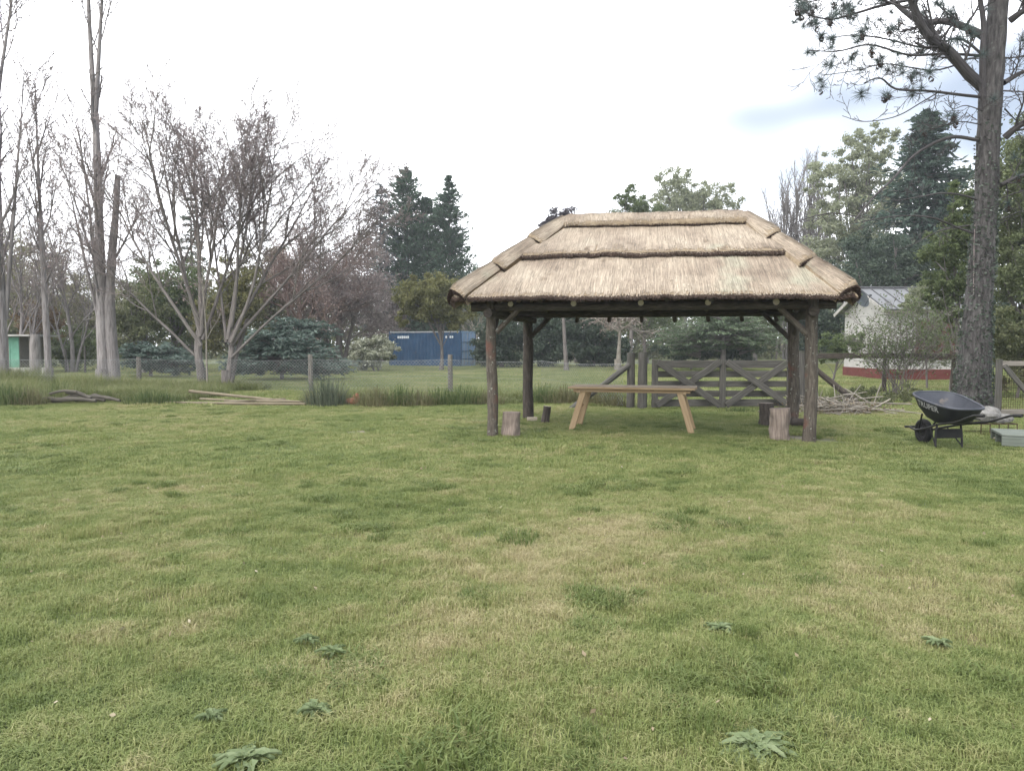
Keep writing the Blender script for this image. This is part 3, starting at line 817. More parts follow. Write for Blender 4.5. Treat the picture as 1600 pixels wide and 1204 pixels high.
# ridge cap: saddle over both slopes
def ridge_cap():
    e = .13
    a0, a1 = rL - U * e, rR + U * e
    W_ = float(np.linalg.norm(a1 - a0)); na = int(W_ / .06)
    prof = []
    half = .10
    sF = nrm(eFL - rL + U * np.dot(rL - eFL, U)); sB = nrm(eBL - rL + U * np.dot(rL - eBL, U))
    ln = .34
    def pt(u, s):
        """s in -1..1 around the saddle, height above the slope"""
        c = a0 + (a1 - a0) * u[..., None]
        up = V3(0, 0, 1)
        side = np.where((s < 0)[..., None], sF, sB)
        dd = np.abs(s)[..., None] * ln
        nn = np.where((s < 0)[..., None], NF, NB)
        r_ = np.clip(1 - np.abs(s) / .3, 0, 1)[..., None]
        n2 = nrm(nn * (1 - r_) + up * r_)
        base = c + side * dd - up * .05 * r_
        endf = np.clip(np.minimum(u, 1 - u) * W_ / .18, 0, 1)[..., None]
        q = np.stack([u * W_, s, 0 * u], -1)
        h = .17 - .03 * np.abs(s)[..., None] + .014 * wob(q.reshape(-1, 3), 7).reshape(u.shape)[..., None]
        h = h - .06 * np.clip((np.abs(s)[..., None] - .9) / .1, 0, 1)
        return base + n2 * h * (.45 + .55 * endf ** .6)
    u = np.linspace(0, 1, na + 1); s = np.concatenate([[-1, -.97], np.linspace(-.92, .92, 21), [.97, 1]])
    Ug, Sg = np.meshgrid(u, s)
    q_ = np.stack([Ug * W_, 0 * Ug, 0 * Ug], -1)
    wav = 1 + .09 * wob(q_.reshape(-1, 3) + 3, 4.5).reshape(Ug.shape) * np.clip((np.abs(Sg) - .5) * 2, 0, 1)
    top = pt(Ug, Sg * 1.0) + np.where((Sg < 0)[..., None], sF, sB) * ((wav - 1) * ln)[..., None]
    ns, k = len(s), len(s) * (na + 1)
    cen = a0 + (a1 - a0) * Ug[..., None] + np.where((Sg < 0)[..., None], sF, sB) * (np.abs(Sg) * ln * wav * .98)[..., None] - V3(0, 0, .02)
    v = np.concatenate([top.reshape(-1, 3), cen.reshape(-1, 3)])
    i = np.arange(k).reshape(ns, na + 1)
    q = np.stack([i[:-1, :-1], i[:-1, 1:], i[1:, 1:], i[1:, :-1]], -1).reshape(-1, 4)
    mb = MB(); mb.add(v, q, None)
    ed = []
    for rr in (0, ns - 1):
        ed.append(np.stack([i[rr, :-1], i[rr, :-1] + k, i[rr, 1:] + k, i[rr, 1:]], -1))
    for cc in (0, na):
        ed.append(np.stack([i[:-1, cc], i[:-1, cc] + k, i[1:, cc] + k, i[1:, cc]], -1))
    ed = np.concatenate(ed)
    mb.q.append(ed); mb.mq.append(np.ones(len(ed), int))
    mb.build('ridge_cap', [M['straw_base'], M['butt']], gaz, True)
    n = 7000
    uu = RG.uniform(0.01, .99, n); s1 = RG.uniform(-1, .9, n); s0 = np.clip(s1 + RG.uniform(.3, .8, n), -1, 1)
    du = RG.normal(0, .012, n)
    lo = pt(uu, s1) + V3(0, 0, 1) * RG.uniform(0, .02, (n, 1)); hi = pt(np.clip(uu + du, 0, 1), s0) + V3(0, 0, 1) * RG.uniform(0, .015, (n, 1))
    md = pt(np.clip(uu + du / 2, 0, 1), (s0 + s1) / 2) + V3(0, 0, 1) * RG.uniform(0.004, .02, (n, 1))
    sd_ = U * (.005 * RG.uniform(.5, 1.4, (n, 1)))
    v = np.stack([lo - sd_, lo + sd_, md + sd_, md - sd_, hi + sd_, hi - sd_], 1).reshape(-1, 3)
    kk = np.arange(n)[:, None] * 6
    straw.add(v, np.concatenate([kk + np.array([[0, 1, 2, 3]]), kk + np.array([[3, 2, 4, 5]])]), None, np.repeat(RG.beta(2, 2, n), 6))
    for sgn in (-1, 1):
        n = 2600
        uu = RG.uniform(0, 1, n)
        q_ = np.stack([uu * W_, 0 * uu, 0 * uu], -1)
        wv = 1 + .09 * wob(q_ + 3, 4.5)
        hh = RG.uniform(-.03, .10, (n, 1))
        sv, nv = (sF, NF) if sgn < 0 else (sB, NB)
        c = a0 + (a1 - a0) * uu[:, None] + sv * (ln * wv)[:, None] + nv * hh
        e0 = c - sv * .04; dn = c + sv * RG.uniform(.002, .03, (n, 1)) + U * RG.normal(0, .012, (n, 1))
        sd_ = nrm(np.cross(dn - e0, nv + RG.normal(0, .3, (n, 3)))) * RG.uniform(.004, .01, (n, 1))
        v = np.stack([e0 - sd_, e0 + sd_, dn + sd_ * .6, dn - sd_ * .6], 1).reshape(-1, 3)
        fringe.add(v, np.arange(4 * n).reshape(n, 4), None, np.repeat(RG.uniform(0, 1, n), 4))
ridge_cap()
# hip rolls: three overlapping half-round bundles per hip
def hip_roll(e, r, N1, N2):
    ax = nrm(r - e); L_ = float(np.linalg.norm(r - e))
    up = nrm(N1 + N2); sd = nrm(np.cross(ax, up)); up = np.cross(sd, ax)
    # slope of the two faces seen across the hip
    drop = abs(float(np.dot(N1, sd))) / abs(float(np.dot(N1, up)))
    for j, (l0, l1) in enumerate(((.02, .40), (.34, .71), (.66, .97))):
        wlo, whi = (.215, .13) if j else (.21, .13)
        hgt = .15 if j else .15
        nu, na = 16, 16
        t = np.linspace(0, 1, nu); a = np.linspace(-1, 1, na + 1)
        def pt(t, a):
            w = wlo + (whi - wlo) * t; h = hgt + (.09 - hgt) * t
            c = e + ax * (L_ * (l0 + (l1 - l0) * t))[..., None] if np.ndim(t) else None
            arch = np.sqrt(np.clip(1 - (a * .985) ** 2, 0, 1))
            lipd = np.clip(1 - t * 14, 0, 1)
            q = np.stack([t * 1.4, a * w * 3, 0 * t + j + l0], -1)
            hh = h * arch * (1 - .25 * lipd) - np.abs(a) * w * drop * .85 + .012 * wob(q.reshape(-1, 3) + 11, 6).reshape(np.shape(t))
            return c + sd * (a * w)[..., None] + up * (hh + .02)[..., None]
        T, A = np.meshgrid(t, a, indexing='ij')
        top = pt(T, A)
        inn = (e + ax * (L_ * (l0 + (l1 - l0) * T))[..., None] + ax * .012) + sd * (A * .9 * (wlo + (whi - wlo) * T))[..., None] - up * (.05 + np.abs(A) * .16)[..., None]
        k = nu * (na + 1); i = np.arange(k).reshape(nu, na + 1)
        v = np.concatenate([top.reshape(-1, 3), inn.reshape(-1, 3)])
        q = np.stack([i[:-1, :-1], i[:-1, 1:], i[1:, 1:], i[1:, :-1]], -1).reshape(-1, 4)
        mb = MB(); mb.add(v, q, None)
        f1 = np.stack([i[0, :-1], i[0, :-1] + k, i[0, 1:] + k, i[0, 1:]], -1)
        f2 = np.concatenate([np.stack([i[:-1, 0], i[1:, 0], i[1:, 0] + k, i[:-1, 0] + k], -1), np.stack([i[:-1, -1], i[1:, -1], i[1:, -1] + k, i[:-1, -1] + k], -1)])
        mb.q.append(np.concatenate([f1, f2])); mb.mq.append(np.concatenate([np.ones(len(f1)), np.zeros(len(f2))]).astype(int))
        mb.build('hip_roll', [M['straw_base'], M['butt']], gaz, True)
        n = 1300
        t1 = RG.uniform(0, .9, n); t0 = np.clip(t1 + RG.uniform(.25, .6, n), 0, 1); aa = RG.uniform(-1, 1, n)
        ab = np.clip(aa + RG.normal(0, .05, n), -1, 1)
        lo, hi = pt(t1, aa) + up * RG.uniform(0, .014, (n, 1)), pt(t0, ab) + up * RG.uniform(0, .01, (n, 1))
        s_ = nrm(np.cross(hi - lo, up + sd * aa[:, None])) * (.0065 * RG.uniform(.5, 1.4, (n, 1)))
        v = np.stack([lo - s_, lo + s_, hi + s_, hi - s_], 1).reshape(-1, 3)
        straw.add(v, np.arange(4 * n).reshape(n, 4), None, np.repeat(RG.beta(2, 2, n), 4))
        n = 800
        aa = RG.uniform(-1, 1, n)
        c = pt(0 * aa, aa) - up * RG.uniform(0, .07, (n, 1)); e0 = c + ax * .03; dn = c - ax * RG.uniform(.002, .03, (n, 1))
        s_ = nrm(RG.normal(0, 1, (n, 3))) * RG.uniform(.004, .01, (n, 1))
        v = np.stack([e0 - s_, e0 + s_, dn + s_ * .6, dn - s_ * .6], 1).reshape(-1, 3)
        fringe.add(v, np.arange(4 * n).reshape(n, 4), None, np.repeat(RG.uniform(0, 1, n), 4))
for e, r, a, b in ((eFL, rL, NF, NL), (eFR, rR, NF, NR), (eBL, rL, NB, NL), (eBR, rR, NB, NR)):
    hip_roll(e + V3(0, 0, .05), r + V3(0, 0, .05), a, b)
so = straw.build('loose_straw', M['straw'], gaz); so['kind'] = 'stuff'
so = fringe.build('butt_fringe', M['butt'], gaz); so['kind'] = 'stuff'
# ------------------------------------------------------------------ table under the thatch
TA = gr(888, 671); TB = gr(1095, 677)          # feet of the near legs
tc = (TA + TB) / 2 + V3(.05, .38, 0)
tab = thing('picnic_table', 'long new pine trestle table with splayed legs under the thatched shelter', 'table', tc)
tu = nrm(TB - TA); tv = V3(-tu[1], tu[0], 0)
def TL(a, b, z):
    return tc + tu * a + tv * b + V3(0, 0, z)
for i in range(5):
    b = -.36 + .18 * i
    mb = MB(); board(mb, TL(-1.1, b, .755 + .002 * (i % 2)), TL(1.1 + .01 * (i % 3), b, .755 + .002 * (i % 2)), .172, .036, r=RG.uniform(.2, .8))
    mb.build('plank', M['new_wood'], tab)
for a in (-.92, .92):
    mb = MB(); board(mb, TL(a, -.38, .70), TL(a, .38, .70), .07, .07); mb.build('cross_batten', M['new_wood'], tab)
for b in (-.40, .40):
    mb = MB(); board(mb, TL(-1.02, b * .86, .706), TL(1.02, b * .86, .706), .03, .058); mb.build('apron', M['new_wood'], tab)
for sa in (-1, 1):
    for b in (-.33, .33):
        mb = MB(); board(mb, TL(sa * 1.05, b * 1.12, -.02), TL(sa * .83, b * .95, .735), .105, .05, up=tv, r=RG.uniform(.3, .8)); mb.build('leg', M['new_wood'], tab)

# ------------------------------------------------------------------ stump seats
def stump(px, py, r, h, label, mats, lean=(0, 0), sides=26, taper=.9, bump=.2):
    c = gr(px, py)
    mb = MB()
    log(mb, c - V3(0, 0, .04), c + V3(lean[0], lean[1], h), r * 1.08, r * taper, sides, 12, 0, bump * 1.4, 9, 0, 1)
    o = mb.build_at('stump_seat', [M[mats[0]], M[mats[1]]], c, False)
    tag(o, label, 'stump seat', 'log seats around the shelter posts')
stump(797, 681, .16, .40, 'short weathered stump seat beside the front left post, ragged sides', ('stump', 'stump'))
stump(851, 660, .09, .32, 'small split log seat leaning slightly behind the back left post', ('post_dark', 'cut_wood'), (.06, .0), 9)
stump(1198, 664, .135, .42, 'dark barked stump seat half hidden behind the pale one', ('post_dark', 'stump'), taper=1.0)
stump(1219, 686, .155, .50, 'pale debarked stump seat beside the front right post', ('stump', 'stump'), (-.02, 0))
mb = MB(); c = gr(831, 658); board(mb, c + V3(-.09, 0, .04), c + V3(.1, .02, .04), .12, .08, r=.6)
tag(mb.build_at('wood_offcut', M['pale_wood'], c), 'small pale offcut of wood at the foot of the back left post', 'wood block')
mb = MB(); c = gr(1249, 665); log(mb, c + V3(-.14, .02, .07), c + V3(.17, -.02, .07), .08, .075, 10, 5, 0, .12, 12)
tag(mb.build_at('short_log', M['post_dark'], c), 'short dark log lying at the foot of the back right post', 'log')

# ------------------------------------------------------------------ gate and its posts
YG = 18.4
def post_thing(px, pb, pt_, Y, r, label, name='gate_post', group=None, mat='gate_wood', cat='post', sides=10):
    a = at(px, pb, Y); b = at(px, pt_, Y)
    a[2] = 0
    mb = MB(); log(mb, a - V3(0, 0, .2), V3(a[0] + RG.uniform(-.02, .02), a[1], b[2]), r, r * .95, sides, 10, .004, .06, 8)
    o = mb.build_at(name, M[mat], a); tag(o, label, cat, group); return o
post_thing(985, 638, 551, 18.5, .10, 'rough grey gate post standing left of its twin, braced by a leaning pole', group='round posts of the farm gate')
post_thing(1003, 637, 550, 18.4, .115, 'rough grey gate post standing between the braced post and the gate', group='round posts of the farm gate')
post_thing(1251, 636, 548, 18.4, .115, 'gate post at the hinge end, seen between the two right shelter posts', group='round posts of the farm gate')
gA, gB = at(1019, 638, YG), at(1236, 638, YG)
gA[2] = gB[2] = 0
gate = thing('farm_gate', 'weathered wooden five rail farm gate with two crossed braces', 'gate', gA)
gu = nrm(gB - gA); gw = np.linalg.norm(gB - gA)
def GL(a, d, z):
    return gA + gu * a + V3(gu[1], -gu[0], 0) * d + V3(0, 0, z)
for z, hh in ((.13, .17), (.355, .15), (.585, .15), (.82, .15), (1.06, .18)):
    mb = MB(); board(mb, GL(-.02 if z < 1 else 0, 0, z), GL(gw, 0, z + RG.uniform(-.01, .01)), hh, .035, up=(gu[1], -gu[0], 0), warp=.003, r=RG.uniform(.3, .7)); mb.build('rail', M['gate_wood'], gate)
for a in (.05, gw * .5, gw - .06):
    mb = MB(); board(mb, GL(a, .055, .03), GL(a, .055, 1.17), .15, .04, up=(gu[1], -gu[0], 0), r=RG.uniform(.3, .7)); mb.build('stile', M['gate_wood'], gate)
h2 = gw * .5
for (a0, a1) in ((.1, h2 - .08), (h2 + .08, gw - .1)):
    for k, (za, zb) in enumerate(((.08, 1.12), (1.12, .08))):
        mb = MB(); board(mb, GL(a0, .1 + .045 * k, za), GL(a1, .1 + .045 * k, zb), .15, .04, up=(gu[1], -gu[0], 0), r=RG.uniform(.3, .7)); mb.build('brace', M['gate_wood'], gate)
mb = MB(); a, b = at(983, 570, 18.45), at(915, 612, 18.0); b = V3(b[0] - .35, b[1], .0)
log(mb, b, a, .075, .065, 9, 8, .004); tag(mb.build_at('prop_pole', M['gate_wood'], b), 'grey pole leaning against the left gate post as a brace', 'pole', 'poles bracing the gate posts')
mb = MB(); a, b = at(1262, 566, 18.35), at(1350, 640, 18.2)
log(mb, V3(b[0], b[1], 0.0), a, .075, .065, 9, 8, .006); tag(mb.build_at('prop_pole', M['post_dark'], V3(b[0], b[1], 0)), 'dark pole sloping down from the hinge post to the brushwood heap', 'pole', 'poles bracing the gate posts')

# ------------------------------------------------------------------ chain link fence
FP = [at(-120, 600, 26.4), at(-20, 600, 26.2), at(217, 604, 25.8), at(352, 606, 25.4), at(487, 610, 25.1), at(703, 612, 24.6), at(850, 612, 22.3), at(978, 638, 18.65)]
for p in FP: p[2] = 0
fence = thing('chain_link_fence', 'sagging wire mesh fence on thin wooden posts between lawn and field', 'fence', FP[2])
for i in (0, 1, 2, 4, 5):
    h = 1.22 if i > 3 else 1.12
    mb = MB(); log(mb, FP[i] - V3(0, 0, .2), FP[i] + V3(RG.uniform(-.04, .04), 0, h), .088, .075, 9, 8, .006, .08, 9); mb.build('post', M['old_wood'], fence)
for i in range(len(FP) - 1):
    a, b = FP[i], FP[i + 1]
    d = nrm(b - a); L_ = np.linalg.norm(b - a); off = V3(d[1], -d[0], 0) * .085
    H = 1.06
    t = np.linspace(0, 1, 9)
    sag = lambda u: .05 * np.sin(u * PI)
    for z in (H, .55, .08):
        P = a + off + d * (t[:, None] * L_) + np.stack([0 * t, 0 * t, z - sag(t)], 1)
        v, q, tt, g = tubes(P, np.full(9, .0042 if z == H else .003), 4)
        mb = MB(); mb.add(v, q, None, .5, g); mb.build('line_wire', M['wire'], fence)
    n = int(L_ / .11)
    P = []
    for k in range(-12, n + 1):
        for sgn in (1, -1):
            x0, x1 = k * .11, k * .11 + 1.0
            if sgn < 0: x0, x1 = x1, x0
            za, zb = .05, H
            # clip to the bay
            def cut(xa, za, xb, zb):
                for lim in (0.0, L_):
                    pass
                f0, f1 = 0.0, 1.0
                dx = xb - xa
                for lim, s in ((0, 1), (L_, -1)):
                    va, vb = s * (xa - lim), s * (xb - lim)
                    if va < 0 and vb < 0: return None
                    if va < 0: f0 = max(f0, va / (va - vb))
                    if vb < 0: f1 = min(f1, va / (va - vb))
                return (xa + dx * f0, za + (zb - za) * f0, xa + dx * f1, za + (zb - za) * f1) if f1 > f0 else None
            c_ = cut(x0, za, x1, zb)
            if c_:
                pa = a + off + d * c_[0] + V3(0, 0, c_[1] - sag(c_[0] / L_) * c_[1])
                pb = a + off + d * c_[2] + V3(0, 0, c_[3] - sag(c_[2] / L_) * c_[3])
                P.append([pa, pb])
    P = np.array(P)
    v, q, tt, g = tubes(P, np.full(P.shape[:2], .0042), 3)
    mb = MB(); mb.add(v, q, None, .5, g); o = mb.build('wire_mesh', M['wire'], fence); o['kind'] = 'stuff'

# ------------------------------------------------------------------ blue shipping container
th = math.radians(24)
cu = V3(math.cos(th), -math.sin(th), 0)          # along the long side, towards the doors (they face right, slightly away)
cu = V3(math.cos(th), math.sin(th) * -1, 0)
cor = at(720, 573, 55.0); cor[2] = 0
du_ = V3(math.sin(th), math.cos(th), 0)          # along the door end
cont = thing('shipping_container', 'dark blue corrugated shipping container with paler doors at the field edge', 'container', cor)
def CL(x, y, z):   # x back along the side, y along the door end, z up
    return cor - cu * x + du_ * y + V3(0, 0, z)
LX, LY, LZ = 6.06, 2.44, 2.55
def ribbed(mb, fn, L_, z0, z1, pitch=.28, depth=.036, m=0):
    xs = []
    x = 0
    while x < L_ - .01:
        for f, d in ((0, 0), (.25, 0), (.5, depth), (.75, depth)):
            if x + f * pitch < L_: xs.append((x + f * pitch, d))
        x += pitch
    xs.append((L_, 0))
    v = []
    for z in (z0, z1):
        for (x, d) in xs: v.append(fn(x, d, z))
    n = len(xs)
    mb.add(np.array(v), [(i, i + 1, n + i + 1, n + i) for i in range(n - 1)], None, .5, None, m)
mb = MB(); ribbed(mb, lambda x, d, z: CL(.12 + x, .03 + d, z), LX - .24, .16, LZ - .1); mb.build('side_panel', M['blue'], cont)
mb = MB(); ribbed(mb, lambda x, d, z: CL(.12 + x, LY - .03 - d, z), LX - .24, .16, LZ - .1); mb.build('side_panel', M['blue'], cont)
mb = MB(); ribbed(mb, lambda x, d, z: CL(LX - .03 - d, .1 + x, z), LY - .2, .16, LZ - .1); mb.build('end_panel', M['blue'], cont)
mb = MB(); ribbed(mb, lambda x, d, z: CL(z, .06 + x, LZ - .03 - d), LY - .12, .06, LX - .06); mb.build('roof', M['blue'], cont)
mb = MB(); mb.add(np.array([CL(.05, .05, .15), CL(LX - .05, .05, .15), CL(LX - .05, LY - .05, .15), CL(.05, LY - .05, .15)]), [(0, 1, 2, 3)]); mb.build('floor', M['blue'], cont)
for y in (.05, LY - .05):
    mb = MB(); board(mb, CL(.1, y, .08), CL(LX - .1, y, .08), .1, .16); mb.build('rail', M['blue'], cont)
    mb = MB(); board(mb, CL(.1, y, LZ - .05), CL(LX - .1, y, LZ - .05), .1, .1); mb.build('rail', M['steel'] if y < 1 else M['blue'], cont)
for x in (.06, LX - .06):
    for y in (.06, LY - .06):
        mb = MB(); board(mb, CL(x, y, 0), CL(x, y, LZ), .13, .13, up=(1, 0, 0)); mb.build('corner_post', M['blue'], cont)
for z in (.1, LZ - .06):
    mb = MB(); board(mb, CL(.05, .12, z), CL(.05, LY - .12, z), .1, .12); mb.build('sill' if z < 1 else 'header', M['blue_door'], cont)
for k in (0, 1):
    y0 = .14 + k * 1.09
    mb = MB()
    ribbed(mb, lambda x, d, z: CL(-.0 + d, y0 + x, z), 1.06, .18, LZ - .13, .265, .03)
    dr = mb.build('door', M['blue_door'], cont)
    for y in (.28, .78):
        mb = MB(); log(mb, CL(-.05, y0 + y, .14), CL(-.05, y0 + y, LZ - .1), .022, .022, 6, 2, 0, 0); mb.build('lock_rod', M['steel'], dr)
    for z in (.55, 1.1, 1.75):
        mb = MB(); board(mb, CL(-.04, y0 + .02, z), CL(-.04, y0 + 1.04, z), .03, .05); mb.build('hinge_bar', M['blue'], dr)
# worn white lettering: two rows of small unreadable marks high on the side
for (x, z, n, hgt) in ((5.3, 2.13, 6, .2), (1.25, 2.13, 4, .18)):
    mb = MB()
    for k in range(n):
        if n == 4 and k == 1: continue
        xa = x - k * .17
        board(mb, CL(xa, .018, z), CL(xa - .12, .018, z), .012, hgt * RG.uniform(.8, 1))
    o = mb.build('marking', M['white_print'], cont); o['kind'] = 'stuff'

# ------------------------------------------------------------------ white house with tin roof
hc = V3(16.42, 33.6, 0)
house = thing('white_house', 'low white cottage with red plinth, red shutters and a grey tin roof', 'house', hc)
HD, HLn, HE, HR = 4.4, 4.15, 3.16, 4.06
def HL(x, y, z): return hc + V3(x, y, z)
mb = MB()
v = [HL(0, 0, .45), HL(HLn, 0, .45), HL(HLn, 0, HE), HL(0, 0, HE), HL(0, HD, .45), HL(HLn, HD, .45), HL(HLn, HD, HE), HL(0, HD, HE), HL(0, HD / 2, HR - .05), HL(HLn, HD / 2, HR - .05)]
mb.add(np.array(v), [(0, 1, 2, 3), (5, 4, 7, 6), (4, 0, 3, 7), (1, 5, 6, 2)], [(3, 8, 7), (2, 6, 9)])
mb.build('wall', M['white_wall'], house)
mb = MB(); boxm(mb, HL(-.04, -.04, -.1), HL(HLn + .04, HD + .04, .47)); mb.build('plinth', M['red_paint'], house)
for k, (ya, yb, za, zb) in enumerate(((-.35, HD / 2, HE - .1, HR + .06), (HD + .35, HD / 2, HE - .1, HR + .06))):
    mb = MB()
    a, b, c, d = HL(-.35, ya, za), HL(HLn + .3, ya, za), HL(HLn + .3, yb, zb), HL(-.35, yb, zb)
    N_ = V3(0, 0, .035)
    v = np.array([a, b, c, d, a + N_, b + N_, c + N_, d + N_])
    mb.add(v, [(0, 3, 2, 1), (4, 5, 6, 7), (0, 1, 5, 4), (1, 2, 6, 5), (3, 7, 6, 2), (0, 4, 7, 3)])
    ro = mb.build('roof', M['tin'], house)
    for i in range(18):
        x = -.33 + i * .52
        if x > HLn + .3: break
        mb = MB(); board(mb, HL(x, ya, za + .05), HL(x, yb, zb + .05), .05, .045); mb.build('rib', M['tin_rib'], ro)
mb = MB(); log(mb, HL(-.37, HD / 2, HR + .12), HL(HLn + .32, HD / 2, HR + .12), .07, .07, 6, 2, 0, 0); mb.build('ridge_strip', M['tin_rib'], house)
for ya in (-.37, HD + .37):
    mb = MB(); board(mb, HL(-.38, ya, HE - .17), HL(-.38, HD / 2, HR - .01), .04, .17); mb.build('bargeboard', M['concrete'], house)
mb = MB(); board(mb, HL(-.35, -.33, HE - .2), HL(HLn + .3, -.33, HE - .2), .03, .1); mb.build('fascia', M['old_wood'], house)
wx0, wx1 = 17.62 - hc[0], 19.45 - hc[0]
mb = MB(); board(mb, HL(wx0 - .08, -.03, .82), HL(wx1 + .1, -.03, .82), .12, .07); win = mb.build('window', M['white_wall'], house)
for k in range(2):
    x0 = wx0 + k * (wx1 - wx0) / 2; x1 = x0 + (wx1 - wx0) / 2 - .02
    mb = MB(); boxm(mb, HL(x0, -.05, .88), HL(x1, -.012, 2.62)); mb.build('shutter', M['shutter'], win)
    mb = MB()
    for xx in (x0 + .04, x1 - .04): board(mb, HL(xx, -.06, .88), HL(xx, -.06, 2.62), .03, .08, up=(1, 0, 0))
    for zz in (.92, 1.75, 2.58): board(mb, HL(x0 + .09, -.06, zz), HL(x1 - .09, -.06, zz), .03, .08)
    mb.build('shutter_frame', M['shutter'], win)
mb = MB(); boxm(mb, HL(wx1 + .02, -.04, .85), HL(wx1 + .14, .0, 2.75)); mb.build('jamb', M['white_wall'], win)
# satellite dish on the gable
dc = at(1346, 465, 33.3)
dish = thing('satellite_dish', 'round grey satellite dish on the gable corner of the white cottage', 'satellite dish', dc)
mb = MB()
rr, aa = np.linspace(0, 1, 7), np.linspace(0, 2 * PI, 24, endpoint=False)
dn = nrm(V3(.35, -.8, .45)); d1 = nrm(np.cross(dn, V3(0, 0, 1))); d2 = np.cross(d1, dn)
v = np.array([dc + d1 * (.40 * r * math.cos(a)) + d2 * (.46 * r * math.sin(a)) + dn * (.1 * r * r - .1) for r in rr for a in aa])
i = np.arange(len(v)).reshape(7, 24)
q = np.stack([i[:-1], np.roll(i, -1, 1)[:-1], np.roll(i, -1, 1)[1:], i[1:]], -1).reshape(-1, 4)
mb.add(v, q); mb.add(v - dn * .012, q[:, ::-1]); mb.build('reflector', M['dish'], dish, True)
mb = MB(); log(mb, dc - d2 * .4, dc + dn * .45 - d2 * .15, .015, .015, 6, 3, 0, 0); boxm(mb, dc + dn * .45 - d2 * .15 - .04, dc + dn * .45 - d2 * .15 + .04); mb.build('feed_arm', M['dish'], dish)
mb = MB(); log(mb, dc - dn * .1, V3(dc[0], hc[1] + .15, dc[2] - .35), .025, .025, 6, 3, 0, 0); mb.build('mast', M['dish'], dish)

# dark rail with growth in front of the cottage
ra, rb = at(1272, 556, 24.0), at(1500, 557, 23.6)
rail = thing('post_rail', 'dark horizontal wooden rail running in front of the white cottage', 'rail', V3(ra[0], ra[1], 0))
mb = MB(); board(mb, ra, rb, .12, .16, warp=.02); mb.build('rail', M['post_dark'], rail)
for f in (.0, .5, .97):
    c = ra + (rb - ra) * f; c[1] += .1
    mb = MB(); log(mb, V3(c[0], c[1], -.1), V3(c[0], c[1], c[2] + .12), .07, .06, 8, 5); mb.build('post', M['post_dark'], rail)

# ------------------------------------------------------------------ wheelbarrow
wc = V3(6.42, 11.24, 0)
wf = nrm(V3(-.08, 1, 0)); ws = V3(-wf[1], wf[0], 0)      # forward (wheel end) and its left
ws = -ws if ws[0] < 0 else ws                             # its right side
wb = thing('wheelbarrow', 'black wheelbarrow with deep plastic tray parked beside the big pine', 'wheelbarrow', wc)
def WL(a, b, z): return wc + wf * a + ws * b + V3(0, 0, z)
def rr_ring(ax0, ax1, hw0, hw1, z0, z1, n=40, cr=3.2, inset=0.0):
    """rounded quad ring: ax0 back, ax1 front, half widths, heights"""
    P = []
    for k in range(n):
        t = 2 * PI * k / n
        c, s = math.cos(t), math.sin(t)
        x = math.copysign(abs(c) ** (2 / cr), c); y = math.copysign(abs(s) ** (2 / cr), s)
        f = (x + 1) / 2
        a = ax0 + inset + (ax1 - ax0 - 2 * inset) * f
        hw = hw0 + (hw1 - hw0) * f - inset
        P.append(WL(a, y * hw, z0 + (z1 - z0) * f ** 1.25))
    return np.array(P)
def loft(mb, rings, close_last=True, m=0, flip=False):
    n = len(rings[0]); v = np.concatenate(rings)
    q = []
    for i in range(len(rings) - 1):
        for j in range(n):
            k = (j + 1) % n
            f = (i * n + j, i * n + k, (i + 1) * n + k, (i + 1) * n + j)
            q.append(f[::-1] if flip else f)
    t = []
    if close_last:
        c = len(v); v = np.concatenate([v, rings[-1].mean(0)[None]])
        e = (len(rings) - 1) * n
        t = [(e + j, e + (j + 1) % n, c) if not flip else (e + (j + 1) % n, e + j, c) for j in range(n)]
    mb.add(v, q, t, .5, None, m)
def tray_rings(ins):
    return [rr_ring(-.48, .48, .30, .40, .605, .80, inset=ins), rr_ring(-.41, .41, .265, .345, .50, .62, inset=ins), rr_ring(-.32, .30, .21, .25, .41, .45, inset=ins), rr_ring(-.22, .20, .13, .15, .365 + ins, .365 + ins, inset=ins + .01)]
mb = MB()
loft(mb, tray_rings(0.0), m=0, flip=True)
loft(mb, tray_rings(.012), m=1)
tray_ob = mb.build('tray', [M['black_plastic'], M['tray_in']], wb, True)
mb = MB(); rim = rr_ring(-.48, .48, .30, .40, .605, .80); rim = np.concatenate([rim, rim[:1]])
v, q, t, g = tubes(rim, np.full(len(rim), .017), 7); mb.add(v, q, None, .5, g); mb.build('rim', M['tray_in'], wb, True)
# wheel
wheel_c = WL(.60, .0, .185)
def lathe(mb, c, axis, prof, n=28, m=0):
    axis = nrm(axis); e1 = nrm(np.cross(axis, V3(0, 0, 1))); e2 = np.cross(axis, e1)
    a = np.linspace(0, 2 * PI, n, endpoint=False)
    v = np.array([c + axis * x + (e1 * math.cos(t) + e2 * math.sin(t)) * r for (x, r) in prof for t in a])
    i = np.arange(len(v)).reshape(len(prof), n); nx = np.roll(i, -1, 1)
    mb.add(v, np.stack([i[:-1], nx[:-1], nx[1:], i[1:]], -1).reshape(-1, 4), None, .5, None, m)
wheel = None
mb = MB(); lathe(mb, wheel_c, ws, [(-.03, .115), (-.045, .13), (-.05, .155), (-.035, .18), (0, .19), (.035, .18), (.05, .155), (.045, .13), (.03, .115)])
wheel = mb.build('wheel', M['rubber'], wb, True)
mb = MB(); lathe(mb, wheel_c, ws, [(-.055, .001), (-.055, .03), (-.025, .04), (-.02, .1), (-.035, .118), (.035, .118), (.02, .1), (.025, .04), (.055, .03), (.055, .001)]); mb.build('rim', M['black_steel'], wheel, True)
